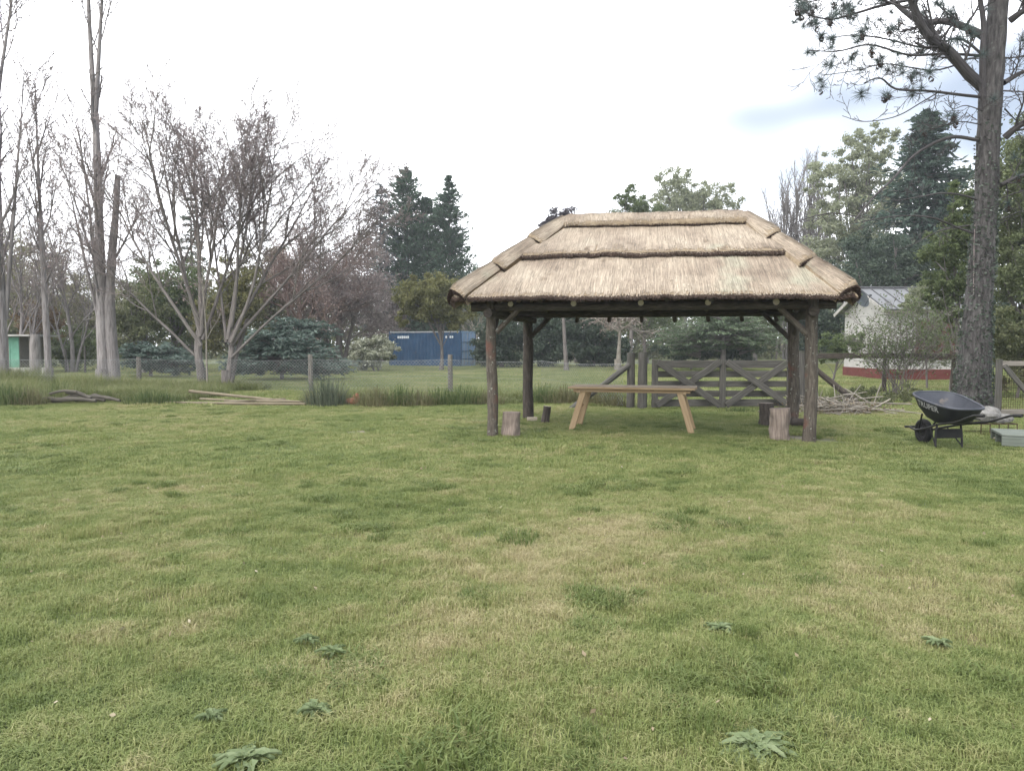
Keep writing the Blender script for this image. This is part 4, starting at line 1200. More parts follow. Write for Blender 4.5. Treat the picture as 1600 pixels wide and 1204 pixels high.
# tube frame: two rails from the handles under the tray to the wheel, joined ahead of it
for s in (-1, 1):
    pts = [WL(-1.08, s * .27, .57), WL(-.9, s * .265, .555), WL(-.6, s * .25, .46), WL(-.4, s * .235, .41), WL(-.05, s * .19, .355), WL(.3, s * .12, .27), WL(.62, s * .10, .2), WL(.83, s * .09, .225)]
    mb = MB(); P = path(pts, 26); v, q, t, g = tubes(P, np.full(26, .0165), 8); mb.add(v, q, None, .5, g); mb.build('frame_rail', M['black_steel'], wb, True)
    mb = MB(); log(mb, WL(-1.10, s * .27, .572), WL(-.95, s * .266, .559), .022, .022, 8, 3, 0, 0); mb.build('grip', M['rubber'], wb, True)
    pts = [WL(.0, s * .18, .36), WL(.0, s * .20, .2), WL(-.01, s * .205, .005)]
    mb = MB(); P = path(pts, 8); v, q, t, g = tubes(P, np.full(8, .0165), 8); mb.add(v, q, None, .5, g); mb.build('leg', M['black_steel'], wb, True)
    mb = MB(); log(mb, WL(-.01, s * .205, .03), WL(.25, s * .13, .29), .010, .010, 6, 2, 0, 0); mb.build('leg_strut', M['black_steel'], wb)
    mb = MB(); log(mb, WL(.60, s * .08, .185), WL(.40, s * .16, .47), .014, .014, 6, 2, 0, 0); mb.build('wheel_strut', M['black_steel'], wb)
mb = MB(); log(mb, WL(.835, -.16, .228), WL(.835, .16, .228), .0165, .0165, 8, 3, 0, 0); mb.build('nose_bar', M['black_steel'], wb, True)
mb = MB(); board(mb, WL(-.012, -.195, .215), WL(-.012, .195, .215), .012, .14); mb.build('leg_plate', M['black_steel'], wb)
mb = MB(); log(mb, WL(.6, -.12, .185), WL(.6, .12, .185), .012, .012, 6, 2, 0, 0); mb.build('axle', M['black_steel'], wb)
# lettering on the near side of the tray
fc = bpy.data.curves.new('lettering', 'FONT'); fc.body = 'TRUPER'; fc.size = .118; fc.extrude = .0015; fc.align_x = 'CENTER'; fc.align_y = 'CENTER'; fc.space_character = 1.06; fc.offset = .002
fc.materials.append(M['lettering'])
ft = bpy.data.objects.new('lettering_curve', fc)
fo = bpy.data.objects.new('lettering', bpy.data.meshes.new_from_object(ft)); COL.objects.link(fo)
bpy.data.objects.remove(ft)
from mathutils import Matrix
def tside(f, z_f):
    return None
# the near side wall runs from (a, -hw) at the rim to the second ring
pA, pB, pC = WL(.1, -.362, .708), WL(-.2, -.33, .643), WL(.1, -.315, .57)
tx = nrm(pB - pA); tn = nrm(np.cross(tx, pA - pC)); ty = np.cross(tn, tx)
if np.dot(tn, -ws) < 0: tn = -tn; ty = np.cross(tn, tx)
ctr = WL(.02, -.326, .615) + tn * .022
R3 = Matrix(((tx[0], ty[0], tn[0]), (tx[1], ty[1], tn[1]), (tx[2], ty[2], tn[2]))).to_4x4()
# press the letters onto the curved side wall
from mathutils.bvhtree import BVHTree
_b = BVHTree.FromPolygons([v_.co[:] for v_ in tray_ob.data.vertices], [p_.vertices[:] for p_ in tray_ob.data.polygons])
T4 = Matrix.Translation(Vector(ctr - wc)) @ R3
nv = Vector(tn)
for v_ in fo.data.vertices:
    w_ = T4 @ Vector((v_.co.x, v_.co.y, 0))
    h_ = _b.ray_cast(w_ + nv * .3, -nv)
    v_.co = (h_[0] if h_[0] is not None else w_) + nv * (.004 + max(0.0, v_.co.z))
fo.parent = wb
mb = MB(); c = WL(-.22, .0, .40)
a = rdir(160) * V3(.17, .13, .07) * RG.uniform(.6, 1, (160, 1))
from mathutils.bvhtree import BVHTree
import bmesh
def lump(name, c, size, mat, label, cat, group=None, seed=0, n=2, rough=.22, f=3.0):
    bm = bmesh.new(); bmesh.ops.create_icosphere(bm, subdivisions=n, radius=1.0)
    v = np.array([x.co[:] for x in bm.verts]); t = np.array([[x.index for x in fc_.verts] for fc_ in bm.faces]); bm.free()
    s = 1 + rough * wob(v * 1.0 + seed * 3.1, f) + rough * .5 * wob(v + seed, f * 2.7)
    v = v * s[:, None] * np.asarray(size)
    v[:, 2] = np.maximum(v[:, 2], -np.asarray(size)[2] * .6)
    mb = MB(); mb.add(v + c, None, t)
    o = mb.build_at(name, M[mat], c, False); tag(o, label, cat, group); return o
lump('sand_heap', WL(-.12, .02, .42), (.17, .13, .05), 'clay', 'small heap of pale earth inside the black wheelbarrow tray', 'earth', seed=2, n=3)

# ------------------------------------------------------------------ grate, sack and stones behind the barrow handles
gc = gr(1556, 681)
gt = thing('fire_grate', 'low rusty black iron grate standing on the grass behind the barrow handles', 'grate', gc)
def QL(a, b, z): return gc + V3(a, b, z)
for b in (0, .45):
    for z in (.03, .2):
        mb = MB(); log(mb, QL(-.25, b, z), QL(.35, b, z), .008, .008, 5, 2, 0, 0); mb.build('bar', M['rust'], gt)
for a in (-.25, -.1, .05, .2, .35):
    mb = MB(); log(mb, QL(a, 0, .2), QL(a, .45, .2), .008, .008, 5, 2, 0, 0); mb.build('bar', M['rust'], gt)
    mb = MB(); log(mb, QL(a, 0, .0), QL(a, 0, .21), .008, .008, 5, 2, 0, 0); mb.build('upright', M['rust'], gt)
lump('cement_sack', QL(-.06, .22, .33), (.26, .2, .14), 'stone', 'crumpled grey sack lying on the iron grate', 'sack', seed=4, n=3, rough=.3, f=4)
lump('stone', QL(.27, .2, .27), (.14, .12, .09), 'stone', 'rounded grey stone on the grate beside the sack', 'stone', 'stones on the grate', 5)
lump('stone', QL(.1, .05, .25), (.09, .08, .06), 'stone', 'small stone at the front of the grate', 'stone', 'stones on the grate', 6)
mb = MB(); c = gr(1558, 689); board(mb, c + V3(-.05, 0, .05), c + V3(.05, .0, .055), .04, .02)
tag(mb.build_at('wood_chip', M['cut_wood'], c), 'pale chip of wood in the grass before the deck', 'wood chip')
# low deck of greenish boards
d0 = gr(1567, 697); d0 = V3(d0[0] - .05, d0[1] - .05, 0)
deck = thing('timber_deck', 'low weathered green timber platform at the right edge of the lawn', 'deck', d0)
dx, dy = nrm(V3(1, -.42, 0)), nrm(V3(.42, 1, 0))
for k in range(6):
    c = d0 + dy * (.08 + .155 * k) + V3(0, 0, .17)
    mb = MB(); board(mb, c, c + dx * 2.2, .145, .03, r=RG.uniform(.2, .8)); mb.build('plank', M['deck'], deck)
for o_ in (.02, .48, .88):
    c = d0 + dy * o_ + V3(0, 0, .08); mb = MB(); board(mb, c, c + dx * 2.18, .05, .14); mb.build('joist', M['deck'], deck)

# garden gate with wire netting at the right edge
wa = gr(1557, 652); 
wg = thing('garden_gate', 'pale timber gate frame with diagonal brace and dark netting at right edge', 'gate', wa)
ux = nrm(V3(1, .05, 0))
def KL(a, d, z): return wa + ux * a + V3(0, -d, 0) + V3(0, 0, z)
for a in (0.02, 1.75):
    mb = MB(); board(mb, KL(a, 0, -.1), KL(a, 0, 1.22), .1, .09, up=(0, 1, 0)); mb.build('post', M['gate_wood'], wg)
for z in (1.13, .12):
    mb = MB(); board(mb, KL(.08, .0, z), KL(1.69, .0, z), .05, .1, r=.9); mb.build('rail', M['old_wood'], wg)
mb = MB(); board(mb, KL(.1, .06, 1.08), KL(1.0, .06, .08), .1, .05, up=(0, 1, 0), r=.7); mb.build('brace', M['gate_wood'], wg)
P = []
for k in range(33): P.append([KL(.07 + k * .05, -.03, .1), KL(.07 + k * .05, -.03, 1.12)])
for k in range(20): P.append([KL(.07, -.03, .12 + k * .05), KL(1.7, -.03, .12 + k * .05)])
P = np.array(P); v, q, t, g = tubes(P, np.full(P.shape[:2], .0035), 3); mb = MB(); mb.add(v, q, None, .5, g)
o = mb.build('netting', M['rust'], wg); o['kind'] = 'stuff'

# ------------------------------------------------------------------ left side: shed, log post, blocks
sc_ = at(22, 572, 40); sc_[2] = 0
shed = thing('garden_shed', 'wooden shed with green door and flat pale roof behind the bare trees', 'shed', sc_)
def SL_(a, b, z): return sc_ + V3(a, b, z)
mb = MB(); boxm(mb, SL_(-2.4, .02, .1), SL_(.33, 2, 1.98)); mb.build('wall', M['old_wood'], shed)
mb = MB(); boxm(mb, SL_(-.2, -.015, .12), SL_(.28, .015, 1.95)); mb.build('door', M['green_paint'], shed)
mb = MB(); boxm(mb, SL_(-2.6, -.4, 1.99), SL_(1.1, 2.3, 2.08)); mb.build('roof', M['concrete'], shed)
for a in (.98,):
    mb = MB(); log(mb, SL_(a, -.2, 0), SL_(a, -.2, 1.99), .04, .04, 7, 3); mb.build('porch_post', M['old_wood'], shed)
for a in (-.19, .27):
    mb = MB(); board(mb, SL_(a, -.02, .15), SL_(a, -.02, 1.95), .03, .06, up=(1, 0, 0)); mb.build('batten', M['green_paint'], shed)
c = at(56, 592, 32); c[2] = 0
mb = MB(); log(mb, c - V3(0, 0, .1), c + V3(.03, 0, 1.98), .24, .17, 12, 14, .006, .1, 5, 0, 1)
tag(mb.build_at('log_post', [M['poplar_bark'], M['cut_wood']], c), 'thick cut log post with pale sawn top before the green shed', 'post')
for (px, py, w, lab) in ((24, 576, .5, 'pale concrete block half hidden in grass under the green shed'), (44, 577, .55, 'pale concrete block left of the thick log post'), (68, 577, .4, 'pale concrete block right of the thick log post')):
    c = at(px, py, 35); c[2] = 0
    mb = MB(); board(mb, c + V3(-w / 2, 0, .25), c + V3(w / 2, 0, .25), .25, .5, r=RG.uniform(.4, .9))
    tag(mb.build_at('concrete_block', M['concrete'], c), lab, 'block', 'concrete blocks near the shed')
# far thin stakes at the left
for (px, pt_, pb, lab) in ((133, 541, 572, 'thin pale stake far off, left of the twin poplar'), (103, 545, 572, 'thin stake between two far poplar trunks'), (222, 534, 560, 'short pale stake seen above the wire fence under brown bushes')):
    post_thing(px, pb, pt_, 42, .06, lab, 'wooden_stake', 'distant stakes', cat='stake', sides=7)

# ------------------------------------------------------------------ poles, branches, clay pieces on the lawn edge
def pole(a, b, r, label, mat='bamboo', group='poles lying on the lawn edge', bend=.004):
    mb = MB(); log(mb, a, b, r, r * .75, 7, 12, bend, .04, 5)
    tag(mb.build_at('pole', M[mat], a), label, 'pole', group)
def onp(px, py, z):
    p = gr(px, py); return V3(p[0], p[1], z)
pole(at(296, 611, 20.9), at(474, 629, 20.2), .045, 'longest pale pole with its left end propped up highest')
pole(at(313, 623, 20.7), onp(386, 630, .05), .035, 'short brown pole crossing under the long one at left')
pole(onp(248, 632, .05), onp(478, 634, .05), .04, 'straight pole lying flat nearest the lawn')
pole(onp(350, 632, .06), at(446, 623, 20.6), .035, 'pole rising to the right across the pile')
pole(onp(375, 629, .05), onp(482, 631, .06), .035, 'pole at the right end of the pile beside the tall tuft')
heap = [((82, 631), (150, 626), .06), ((78, 615), (120, 612), .035), ((105, 612), (142, 622), .06), ((96, 632), (132, 617), .05), ((130, 620), (188, 629), .055), ((118, 632), (164, 633), .05), ((145, 617), (162, 629), .045), ((60, 629), (108, 631), .04)]
hp = gr(125, 634)
lab = ['thick grey branch lying along the front of the heap', 'thin branch sticking out over the top left of the heap', 'dark bent branch sloping down to the right in the heap', 'pale branch rising to the right in the heap', 'long branch reaching the right end of the heap', 'short branch at the foot of the heap with pale cut end', 'stub leaning steeply near the right end of the heap', 'low branch trailing left from the heap']
for k, ((ax, ay), (bx, by), r) in enumerate(heap):
    Yk = 19.6 + .1 * k
    a, b = at(ax, ay, Yk), at(bx, by, Yk - .3)
    a[2] = max(a[2], r * .8 + .05); b[2] = max(b[2], r * .8 + .05)
    mb = MB(); P = path([a, (a + b) / 2 + V3(0, 0, .05), b], 9); 
    v, q, t, g = tubes(P, np.linspace(r, r * .7, 9), 8, True, .12, 6); mb.add(v, q, t, .5, g)
    tag(mb.build_at('branch', M['heap_bark'], a), lab[k], 'branch', 'branches heaped at the lawn edge')
lump('clay_shard', onp(549, 632, .06), (.17, .12, .12), 'clay', 'lower broken lump of orange clay between two grass tufts', 'clay piece', 'clay pieces at the lawn edge', 8)
lump('clay_shard', onp(557, 631, .14), (.1, .09, .16), 'clay', 'taller upright shard of orange clay beside the tuft', 'clay piece', 'clay pieces at the lawn edge', 9)
lump('clay_shard', onp(520, 630, .12), (.2, .14, .2), 'clay', 'reddish clay lump half buried under the tall dark tuft', 'clay piece', 'clay pieces at the lawn edge', 10)
# brushwood heap right of the shelter
bc = gr(1318, 646)
bh = thing('brush_pile', 'tangled heap of dry twigs right of the shelter post', 'brush pile', bc)
n = 190
c = bc + np.stack([RG.normal(0, .45, n), RG.normal(.3, .35, n), np.abs(RG.normal(0, .13, n)) + .02], 1)
c[:, 2] *= np.exp(-((c[:, 0] - bc[0]) / .8) ** 2) + .15
d = rdir(n) * V3(1, 1, .35); d = nrm(d); l = RG.uniform(.15, .6, (n, 1))
P = np.stack([c - d * l, c + RG.normal(0, .03, (n, 3)), c + d * l], 1); P[..., 2] = np.maximum(P[..., 2], .01)
v, q, t, g = tubes(P, RG.uniform(.005, .018, (n, 1)) * np.array([[1, .9, .5]]), 4)
mb = MB(); mb.add(v, q, None, np.repeat(RG.uniform(0, 1, n), 12), g); o = mb.build('twigs', M['pale_twig'], bh); o['kind'] = 'stuff'
mb = MB(); c2 = bc + np.stack([RG.normal(.1, .6, 900), RG.normal(.3, .35, 900), np.abs(RG.normal(0, .12, 900)) + .02], 1); leaves(mb, c2, .07, .5); o = mb.build('dry_leaves', leafmat('dry_leaf', (.1, .075, .05), (.22, .17, .11), (.3, .25, .18)), bh); o['kind'] = 'stuff'
for k, (a, b, r) in enumerate(((at(1300, 641, 17.5), at(1322, 624, 17.6), .03), (at(1330, 628, 17.4), at(1425, 631, 16.5), .022), (at(1290, 645, 17.2), at(1350, 640, 17.2), .028))):
    mb = MB(); log(mb, a, b, r, r * .6, 6, 7, .02, .1); mb.build('branch', M['pale_twig'], bh)
# ------------------------------------------------------------------ trees and bushes
def vnorm(x, y, z):
    l = math.sqrt(x * x + y * y + z * z) or 1e-9
    return x / l, y / l, z / l

def grow(starts, spec):
    """branching skeleton; returns lists of (points, radii) per level and the twig tips"""
    levels = [[] for _ in range(spec['lv'] + 1)]
    tips = []
    rnd, gs = random.uniform, random.gauss
    stack = [(s[0], s[1], s[2], s[3], 0, s[4]) for s in starts]
    while stack:
        p, d, L_, r, lv, tip = stack.pop()
        n = spec['seg'][lv]
        px, py, pz = p; dx, dy, dz = d
        wa, up = spec['wander'][lv], spec['up'][lv]
        pts, rad, dirs = [(px, py, pz)], [r], [(dx, dy, dz)]
        if tip is None: tip = spec.get('tip', .25)
        for i in range(1, n):
            dx += gs(0, wa); dy += gs(0, wa); dz += gs(0, wa) + up
            dx, dy, dz = vnorm(dx, dy, dz)
            s = L_ / (n - 1)
            px += dx * s; py += dy * s; pz += dz * s
            pz = max(pz, .05)
            pts.append((px, py, pz)); rad.append(r * (1 - (1 - tip) * i / (n - 1))); dirs.append((dx, dy, dz))
        levels[lv].append((pts, rad))
        if lv == spec['lv']:
            tips.append(pts[-1])
            continue
        if lv == 0 and L_ < 3 and spec.get('bole'):
            continue
        tips.append(pts[-1])
        k = spec['n'][lv]
        t0 = spec['t0'][lv]
        az0 = rnd(0, 6.28)
        for c in range(k):
            t = t0 + (1 - t0) * (c + rnd(.1, .9)) / k
            f = t * (n - 1); i = min(int(f), n - 2); f -= i
            q = tuple(pts[i][j] + (pts[i + 1][j] - pts[i][j]) * f for j in range(3))
            b = dirs[i + 1]
            ang = math.radians(rnd(*spec['ang'][lv]))
            # a frame around b
            if abs(b[2]) < .9: u = vnorm(b[1], -b[0], 0)
            else: u = vnorm(0, b[2], -b[1])
            w = (b[1] * u[2] - b[2] * u[1], b[2] * u[0] - b[0] * u[2], b[0] * u[1] - b[1] * u[0])
            az = az0 + c * 2.4 + rnd(-.5, .5)
            ca, sa = math.cos(az) * math.sin(ang), math.sin(az) * math.sin(ang)
            cb = math.cos(ang)
            nd = vnorm(*(b[j] * cb + u[j] * ca + w[j] * sa for j in range(3)))
            nl = L_ * spec['lr'][lv] * rnd(.7, 1.2) * (1 - spec.get('apex', .45) * (t - t0) / max(1e-6, 1 - t0))
            nr = max(spec.get('rmin', .004), min(rad[i] * .8, r * spec['rr'][lv] * rnd(.8, 1.15)))
            stack.append((q, nd, nl, nr, lv + 1, None))
    return levels, np.array(tips)

def skel(mb, levels, bump=.1, thin=None):
    for lv, br in enumerate(levels):
        if not br: continue
        P = np.array([b[0] for b in br]); R = np.array([b[1] for b in br])
        if thin: R = np.maximum(R, thin)
        mr = R.mean()
        sides = 10 if mr > .09 else 7 if mr > .04 else 4 if mr > .012 else 3
        v, q, t, g = tubes(P, R, sides, False, bump if mr > .05 else 0, 4)
        k = P.shape[1] * sides
        mb.add(v, q, None, np.repeat(RG.uniform(.2, .8, len(br)), k), g)

def base_of(px, Y):
    p = at(px, 560, Y); p[2] = gz(p[0], p[1]); return p

def flare(mb, c, r, h, sides=12):
    """root flare"""
    n = 5
    z = np.linspace(-.15, h, n)
    P = np.stack([np.full(n, c[0]), np.full(n, c[1]), c[2] + z], 1)
    R = r * (1 + .55 * (1 - (z + .15) / (h + .15)) ** 2)
    v, q, t, g = tubes(P, R, sides, False, .16, 3)
    mb.add(v, q, None, .5, g)

def bare_tree(name, label, px, Y, starts, spec, bark, tipm=None, tip_n=0, tip_s=.08, tip_sp=.12, group=None, twig=None, fl=None, cat='tree'):
    c = base_of(px, Y)
    root = thing(name, label, cat, c, group)
    st = [((c[0] + s[0], c[1] + s[1], c[2] - .1 + (s[5] if len(s) > 5 else 0)), vnorm(*s[2]), s[3], s[4], s[6] if len(s) > 6 else None) for s in starts]
    lv, tips = grow(st, spec)
    mb = MB(); skel(mb, lv[:1], thin=None)
    if fl: flare(mb, c, fl, .7)
    mb.build('trunk', M[bark], root, True)
    mb = MB(); skel(mb, lv[1:3], thin=.006 + Y * .0001)
    o = mb.build('limbs', M[bark], root, True); o['kind'] = 'stuff'
    if any(lv[3:]):
        mb = MB(); skel(mb, lv[3:], thin=.003 + Y * .00011)
        o = mb.build('twigs', M[twig or bark], root); o['kind'] = 'stuff'
    if tip_n:
        k = RG.integers(0, len(tips), tip_n)
        c_ = tips[k] + RG.normal(0, tip_sp, (tip_n, 3))
        mb = MB(); leaves(mb, c_, tip_s, .5)
        o = mb.build('foliage', tipm, root); o['kind'] = 'stuff'
    return root

LM = {}
LM['seed'] = leafmat('seed_heads', (.15, .13, .14), (.25, .225, .235), (.34, .31, .31), transl=.2)
LM['redbud'] = leafmat('red_buds', (.2, .145, .13), (.32, .245, .22), (.4, .32, .28), transl=.2)
LM['brown'] = leafmat('brown_twigs', (.13, .11, .1), (.24, .205, .19), (.33, .295, .27), transl=.2)
LM['olive'] = leafmat('olive_leaf', (.065, .083, .036), (.145, .16, .077), (.225, .225, .12))
LM['yellow'] = leafmat('yellow_leaf', (.09, .1, .035), (.18, .175, .07), (.27, .24, .12))
LM['yellow2'] = leafmat('olive_yellow_leaf', (.085, .095, .035), (.19, .19, .075), (.28, .265, .13), transl=.35)
LM['bright2'] = leafmat('olive_light_leaf', (.08, .105, .045), (.16, .19, .088), (.24, .265, .145), transl=.4)
LM['cypress_dark'] = leafmat('cypress_dark_spray', (.03, .052, .04), (.06, .098, .072), (.105, .145, .105), transl=.2)
LM['willow'] = leafmat('willow_leaf', (.15, .155, .08), (.27, .265, .15), (.37, .35, .23))
LM['dark'] = leafmat('dark_leaf', (.035, .055, .038), (.075, .105, .07), (.13, .16, .105), transl=.25)
LM['cypress'] = leafmat('cypress_spray', (.04, .068, .046), (.08, .128, .083), (.14, .19, .12), transl=.25)
LM['bluefir'] = leafmat('bluegrey_spray', (.06, .075, .078), (.11, .135, .135), (.17, .19, .185), transl=.2)
LM['juniper'] = leafmat('juniper_spray', (.045, .075, .06), (.11, .155, .125), (.19, .235, .195), transl=.2)
LM['cedar'] = leafmat('cedar_spray', (.058, .09, .048), (.125, .172, .095), (.195, .24, .145), transl=.3)
LM['euca'] = leafmat('pale_green_leaf', (.17, .19, .115), (.31, .335, .215), (.43, .445, .31), transl=.4)
LM['bright'] = leafmat('bright_leaf', (.06, .085, .035), (.13, .165, .07), (.205, .24, .12), transl=.4)
LM['mid'] = leafmat('mid_leaf', (.065, .095, .04), (.14, .18, .078), (.215, .25, .125), transl=.4)
LM['purple'] = leafmat('purple_leaf', (.04, .035, .042), (.085, .075, .085), (.13, .115, .12), transl=.2)
LM['pale_flower'] = leafmat('pale_leaf', (.13, .15, .085), (.38, .39, .29), (.66, .66, .56), transl=.2)
LM['needle'] = leafmat('pine_needle', (.045, .065, .062), (.1, .135, .125), (.17, .21, .19), transl=.2)
LM['ivy'] = leafmat('ivy_leaf', (.035, .05, .035), (.075, .095, .07), (.19, .21, .18), transl=.15)
LM['cone'] = leafmat('cone', (.035, .025, .02), (.07, .05, .04), transl=0)

def blob_pts(blobs, Y, dep):
    out = []
    for (cx, cy, rx, ry) in blobs:
        c = at(cx, cy, Y); k = Y / 1200.0
        out.append((c, np.array([rx * k, rx * k * dep, ry * k])))
    return out

def leafy(name, label, px, Y, blobs, nc, per, size, mat, trunk=.15, bark='grey_bark', cr=.16, dep=.9, aspect=.55, up=.2, down=0, group=None, cat='tree', limbs=24, hollow=1.9, fl=True, flat=.75, trunk_pts=None, extra=None, stems=1):
    """trunk, limbs to leaf clumps scattered through ellipsoids: gaps stay open between the clumps"""
    c = base_of(px, Y)
    root = thing(name, label, cat, c, group)
    B = blob_pts(blobs, Y, dep)
    vol = np.array([b[1].prod() for b in B]) ** (2 / 3.); vol = vol / vol.sum()
    cl, cs = [], []
    for (bc_, br), f in zip(B, vol):
        n = max(4, int(nc * f))
        d = rdir(n); r = RG.uniform(.03, 1, (n, 1)) ** (1 / hollow)
        cl.append(bc_ + d * r * br); cs.append(np.full(n, (br.prod()) ** (1 / 3.)))
    cl = np.concatenate(cl); cs = np.concatenate(cs)
    keep = cl[:, 2] > .1
    cl, cs = cl[keep], cs[keep]
    n = len(cl)
    sz = cs * cr * RG.uniform(.55, 1.35, n)
    k = np.repeat(np.arange(n), per)
    pts = cl[k] + RG.normal(0, 1, (len(k), 3)) * (sz[k] * .6)[:, None] * V3(1, 1, flat)
    pts = pts[pts[:, 2] > .04]
    mb = MB(); leaves(mb, pts, size, aspect, up, down)
    mb2 = MB()
    ctr = np.mean([b[0] for b in B], axis=0)
    for s in range(stems):
        o = V3(RG.uniform(-1, 1) * trunk * 2.5, RG.uniform(-1, 1) * trunk * 2.5, 0) * (stems > 1)
        top = ctr + V3(0, 0, B[0][1][2] * .5) + o * 4
        tp = path([c + o - V3(0, 0, .1), c + o * 1.3 + (ctr - c) * .45 + V3(RG.normal(0, .1), 0, 0), top], 14) if trunk_pts is None else path(trunk_pts, 14)
        R = np.linspace(trunk, trunk * .25, 14)
        v, q, t, g = tubes(tp, R, 10, False, .1, 4); mb2.add(v, q, None, .5, g)
    if fl and trunk > .08 and stems == 1: flare(mb2, c, trunk, .5)
    mb2.build('trunk', M[bark], root, True)
    if limbs:
        far_ = RG.permutation(n)[:limbs]
        P = []
        for i in far_:
            j = int(np.clip(RG.uniform(4, 11), 0, 13))
            a = tp[j]; b = cl[i]
            if b[2] < a[2]: a = tp[max(2, j - 4)]
            mid_ = (a + b) / 2 + V3(0, 0, .12 * np.linalg.norm(b - a)) + RG.normal(0, .05, 3) * np.linalg.norm(b - a)
            P.append(path([a, mid_, b], 7))
        P = np.array(P)
        R = np.linspace(1, .25, 7)[None] * (trunk * RG.uniform(.22, .42, (len(P), 1)))
        v, q, t, g = tubes(P, R, 5); mb3 = MB(); mb3.add(v, q, None, .5, g); mb3.build('limbs', M[bark], root, True)
    o = mb.build('crown', LM[mat] if isinstance(mat, str) else mat, root); o['kind'] = 'stuff'
    return root

def conifer(name, label, px, Y, top_py, half_px, mat, z0=.4, whorl=60, per=26, size=.34, droop=.25, aspect=.32, prof=.8, sparse=1.0, group=None, trunk=.22, ragged=.25, bark='grey_bark', upsweep=0.0):
    c = base_of(px, Y)
    H = at(px, top_py, Y)[2]
    Rm = half_px * Y / 1200.0
    root = thing(name, label, 'tree', c, group)
    tp = np.stack([c + V3(RG.normal(0, .03), RG.normal(0, .03), z) for z in np.linspace(-.1, H * .98, 12)])
    v, q, t, g = tubes(tp, np.linspace(trunk, .03, 12), 8, False, .1, 4); mb = MB(); mb.add(v, q, None, .5, g)
    flare(mb, c, trunk, .6, 8)
    mb.build('trunk', M[bark], root, True)
    C, O, P = [], [], []
    for i in range(whorl):
        f = (i + RG.uniform(0, 1)) / whorl
        z = z0 + (H - z0) * f
        rad = Rm * (1 - f) ** prof * (1 + RG.normal(0, ragged)) + .15
        rad = min(rad, Rm * 1.25)
        for b in range(RG.integers(3, 6)):
            if RG.uniform() > sparse: continue
            az = RG.uniform(0, 2 * PI); rr = rad * RG.uniform(.7, 1.1)
            d = V3(math.cos(az), math.sin(az), 0)
            n = max(6, int(per * (.35 + rr / Rm)))
            s = RG.uniform(.12, 1, n) ** .8
            dz = (upsweep * s - droop * s ** 2) * rr
            p = c + V3(0, 0, z) + d * (s * rr)[:, None] + np.stack([0 * s, 0 * s, dz], 1)
            p = p + RG.normal(0, 1, (n, 3)) * (.05 + .10 * rr * (1 - .3 * s))[:, None] * V3(1, 1, .6)
            C.append(p); O.append(np.tile(d + V3(0, 0, upsweep - 2 * droop * .6), (n, 1)))
            P.append(np.stack([c + V3(0, 0, z), c + V3(0, 0, z) + d * rr * .5 + V3(0, 0, (upsweep * .5 - droop * .25) * rr), c + V3(0, 0, z) + d * rr + V3(0, 0, (upsweep - droop) * rr)]))
    C = np.concatenate(C); O = np.concatenate(O)
    keep = C[:, 2] > .08
    mb = MB(); leaves(mb, C[keep], size, aspect, .5, 0, out=O[keep])
    P = np.array(P); v, q, t, g = tubes(P, np.tile(np.array([[.03, .02, .008]]), (len(P), 1)), 4); m2 = MB(); m2.add(v, q, None, .5, g); m2.build('branches', M[bark], root)
    o = mb.build('foliage', LM[mat], root); o['kind'] = 'stuff'
    return root

def tiered(name, label, px, Y, blobs, n_b, per, size, mat, group=None, dep=.9, cat='bush', arch=.5, trunk=.1):
    """spreading conifer: branches arch outwards in flat layers of sprays with dark gaps below"""
    c = base_of(px, Y)
    root = thing(name, label, cat, c, group)
    B = blob_pts(blobs, Y, dep)
    C, O, P = [], [], []
    for (bc_, br) in B:
        m = max(6, int(n_b * br[0] / sum(b[1][0] for b in B)))
        for i in range(m):
            d = rdir(1)[0]; r = RG.uniform(.55, 1.0)
            e = bc_ + d * br * r
            if e[2] < .12: e[2] = RG.uniform(.1, .4)
            o = V3(bc_[0] * .5 + c[0] * .5, bc_[1], max(.3, min(e[2] - .1, bc_[2])))
            h = nrm((e - o) * V3(1, 1, 0) + 1e-6)
            s = RG.uniform(.35, 1.03, per)
            p = o + (e - o) * s[:, None] + np.stack([0 * s, 0 * s, arch * s * (1 - s)], 1)
            side = np.cross(h, V3(0, 0, 1))
            p = p + side * (RG.normal(0, .16, per) * (.3 + br[0] * .35 * s))[:, None] + V3(0, 0, 1) * RG.normal(0, .04, (per, 1))
            C.append(p); O.append(np.tile(h + V3(0, 0, -.15), (per, 1)) + side * RG.normal(0, .7, (per, 1)))
            P.append(np.stack([o, (o + e) / 2 + V3(0, 0, arch * .25), e]))
    C = np.concatenate(C); O = np.concatenate(O); k = C[:, 2] > .05
    mb = MB(); leaves(mb, C[k], size, .3, 1.2, 0, out=O[k])
    P = np.array(P); v, q, t, g = tubes(P, np.tile(np.array([[.035, .022, .008]]), (len(P), 1)), 4); m2 = MB(); m2.add(v, q, None, .5, g)
    tt = path([c - V3(0, 0, .1), c + V3(0, 0, max(.4, B[0][0][2] * .9))], 5); v, q, t, g = tubes(tt, np.linspace(trunk, trunk * .6, 5), 8); m2.add(v, q, None, .5, g)
    m2.build('branches', M['grey_bark'], root)
    o = mb.build('foliage', LM[mat], root); o['kind'] = 'stuff'
    return root

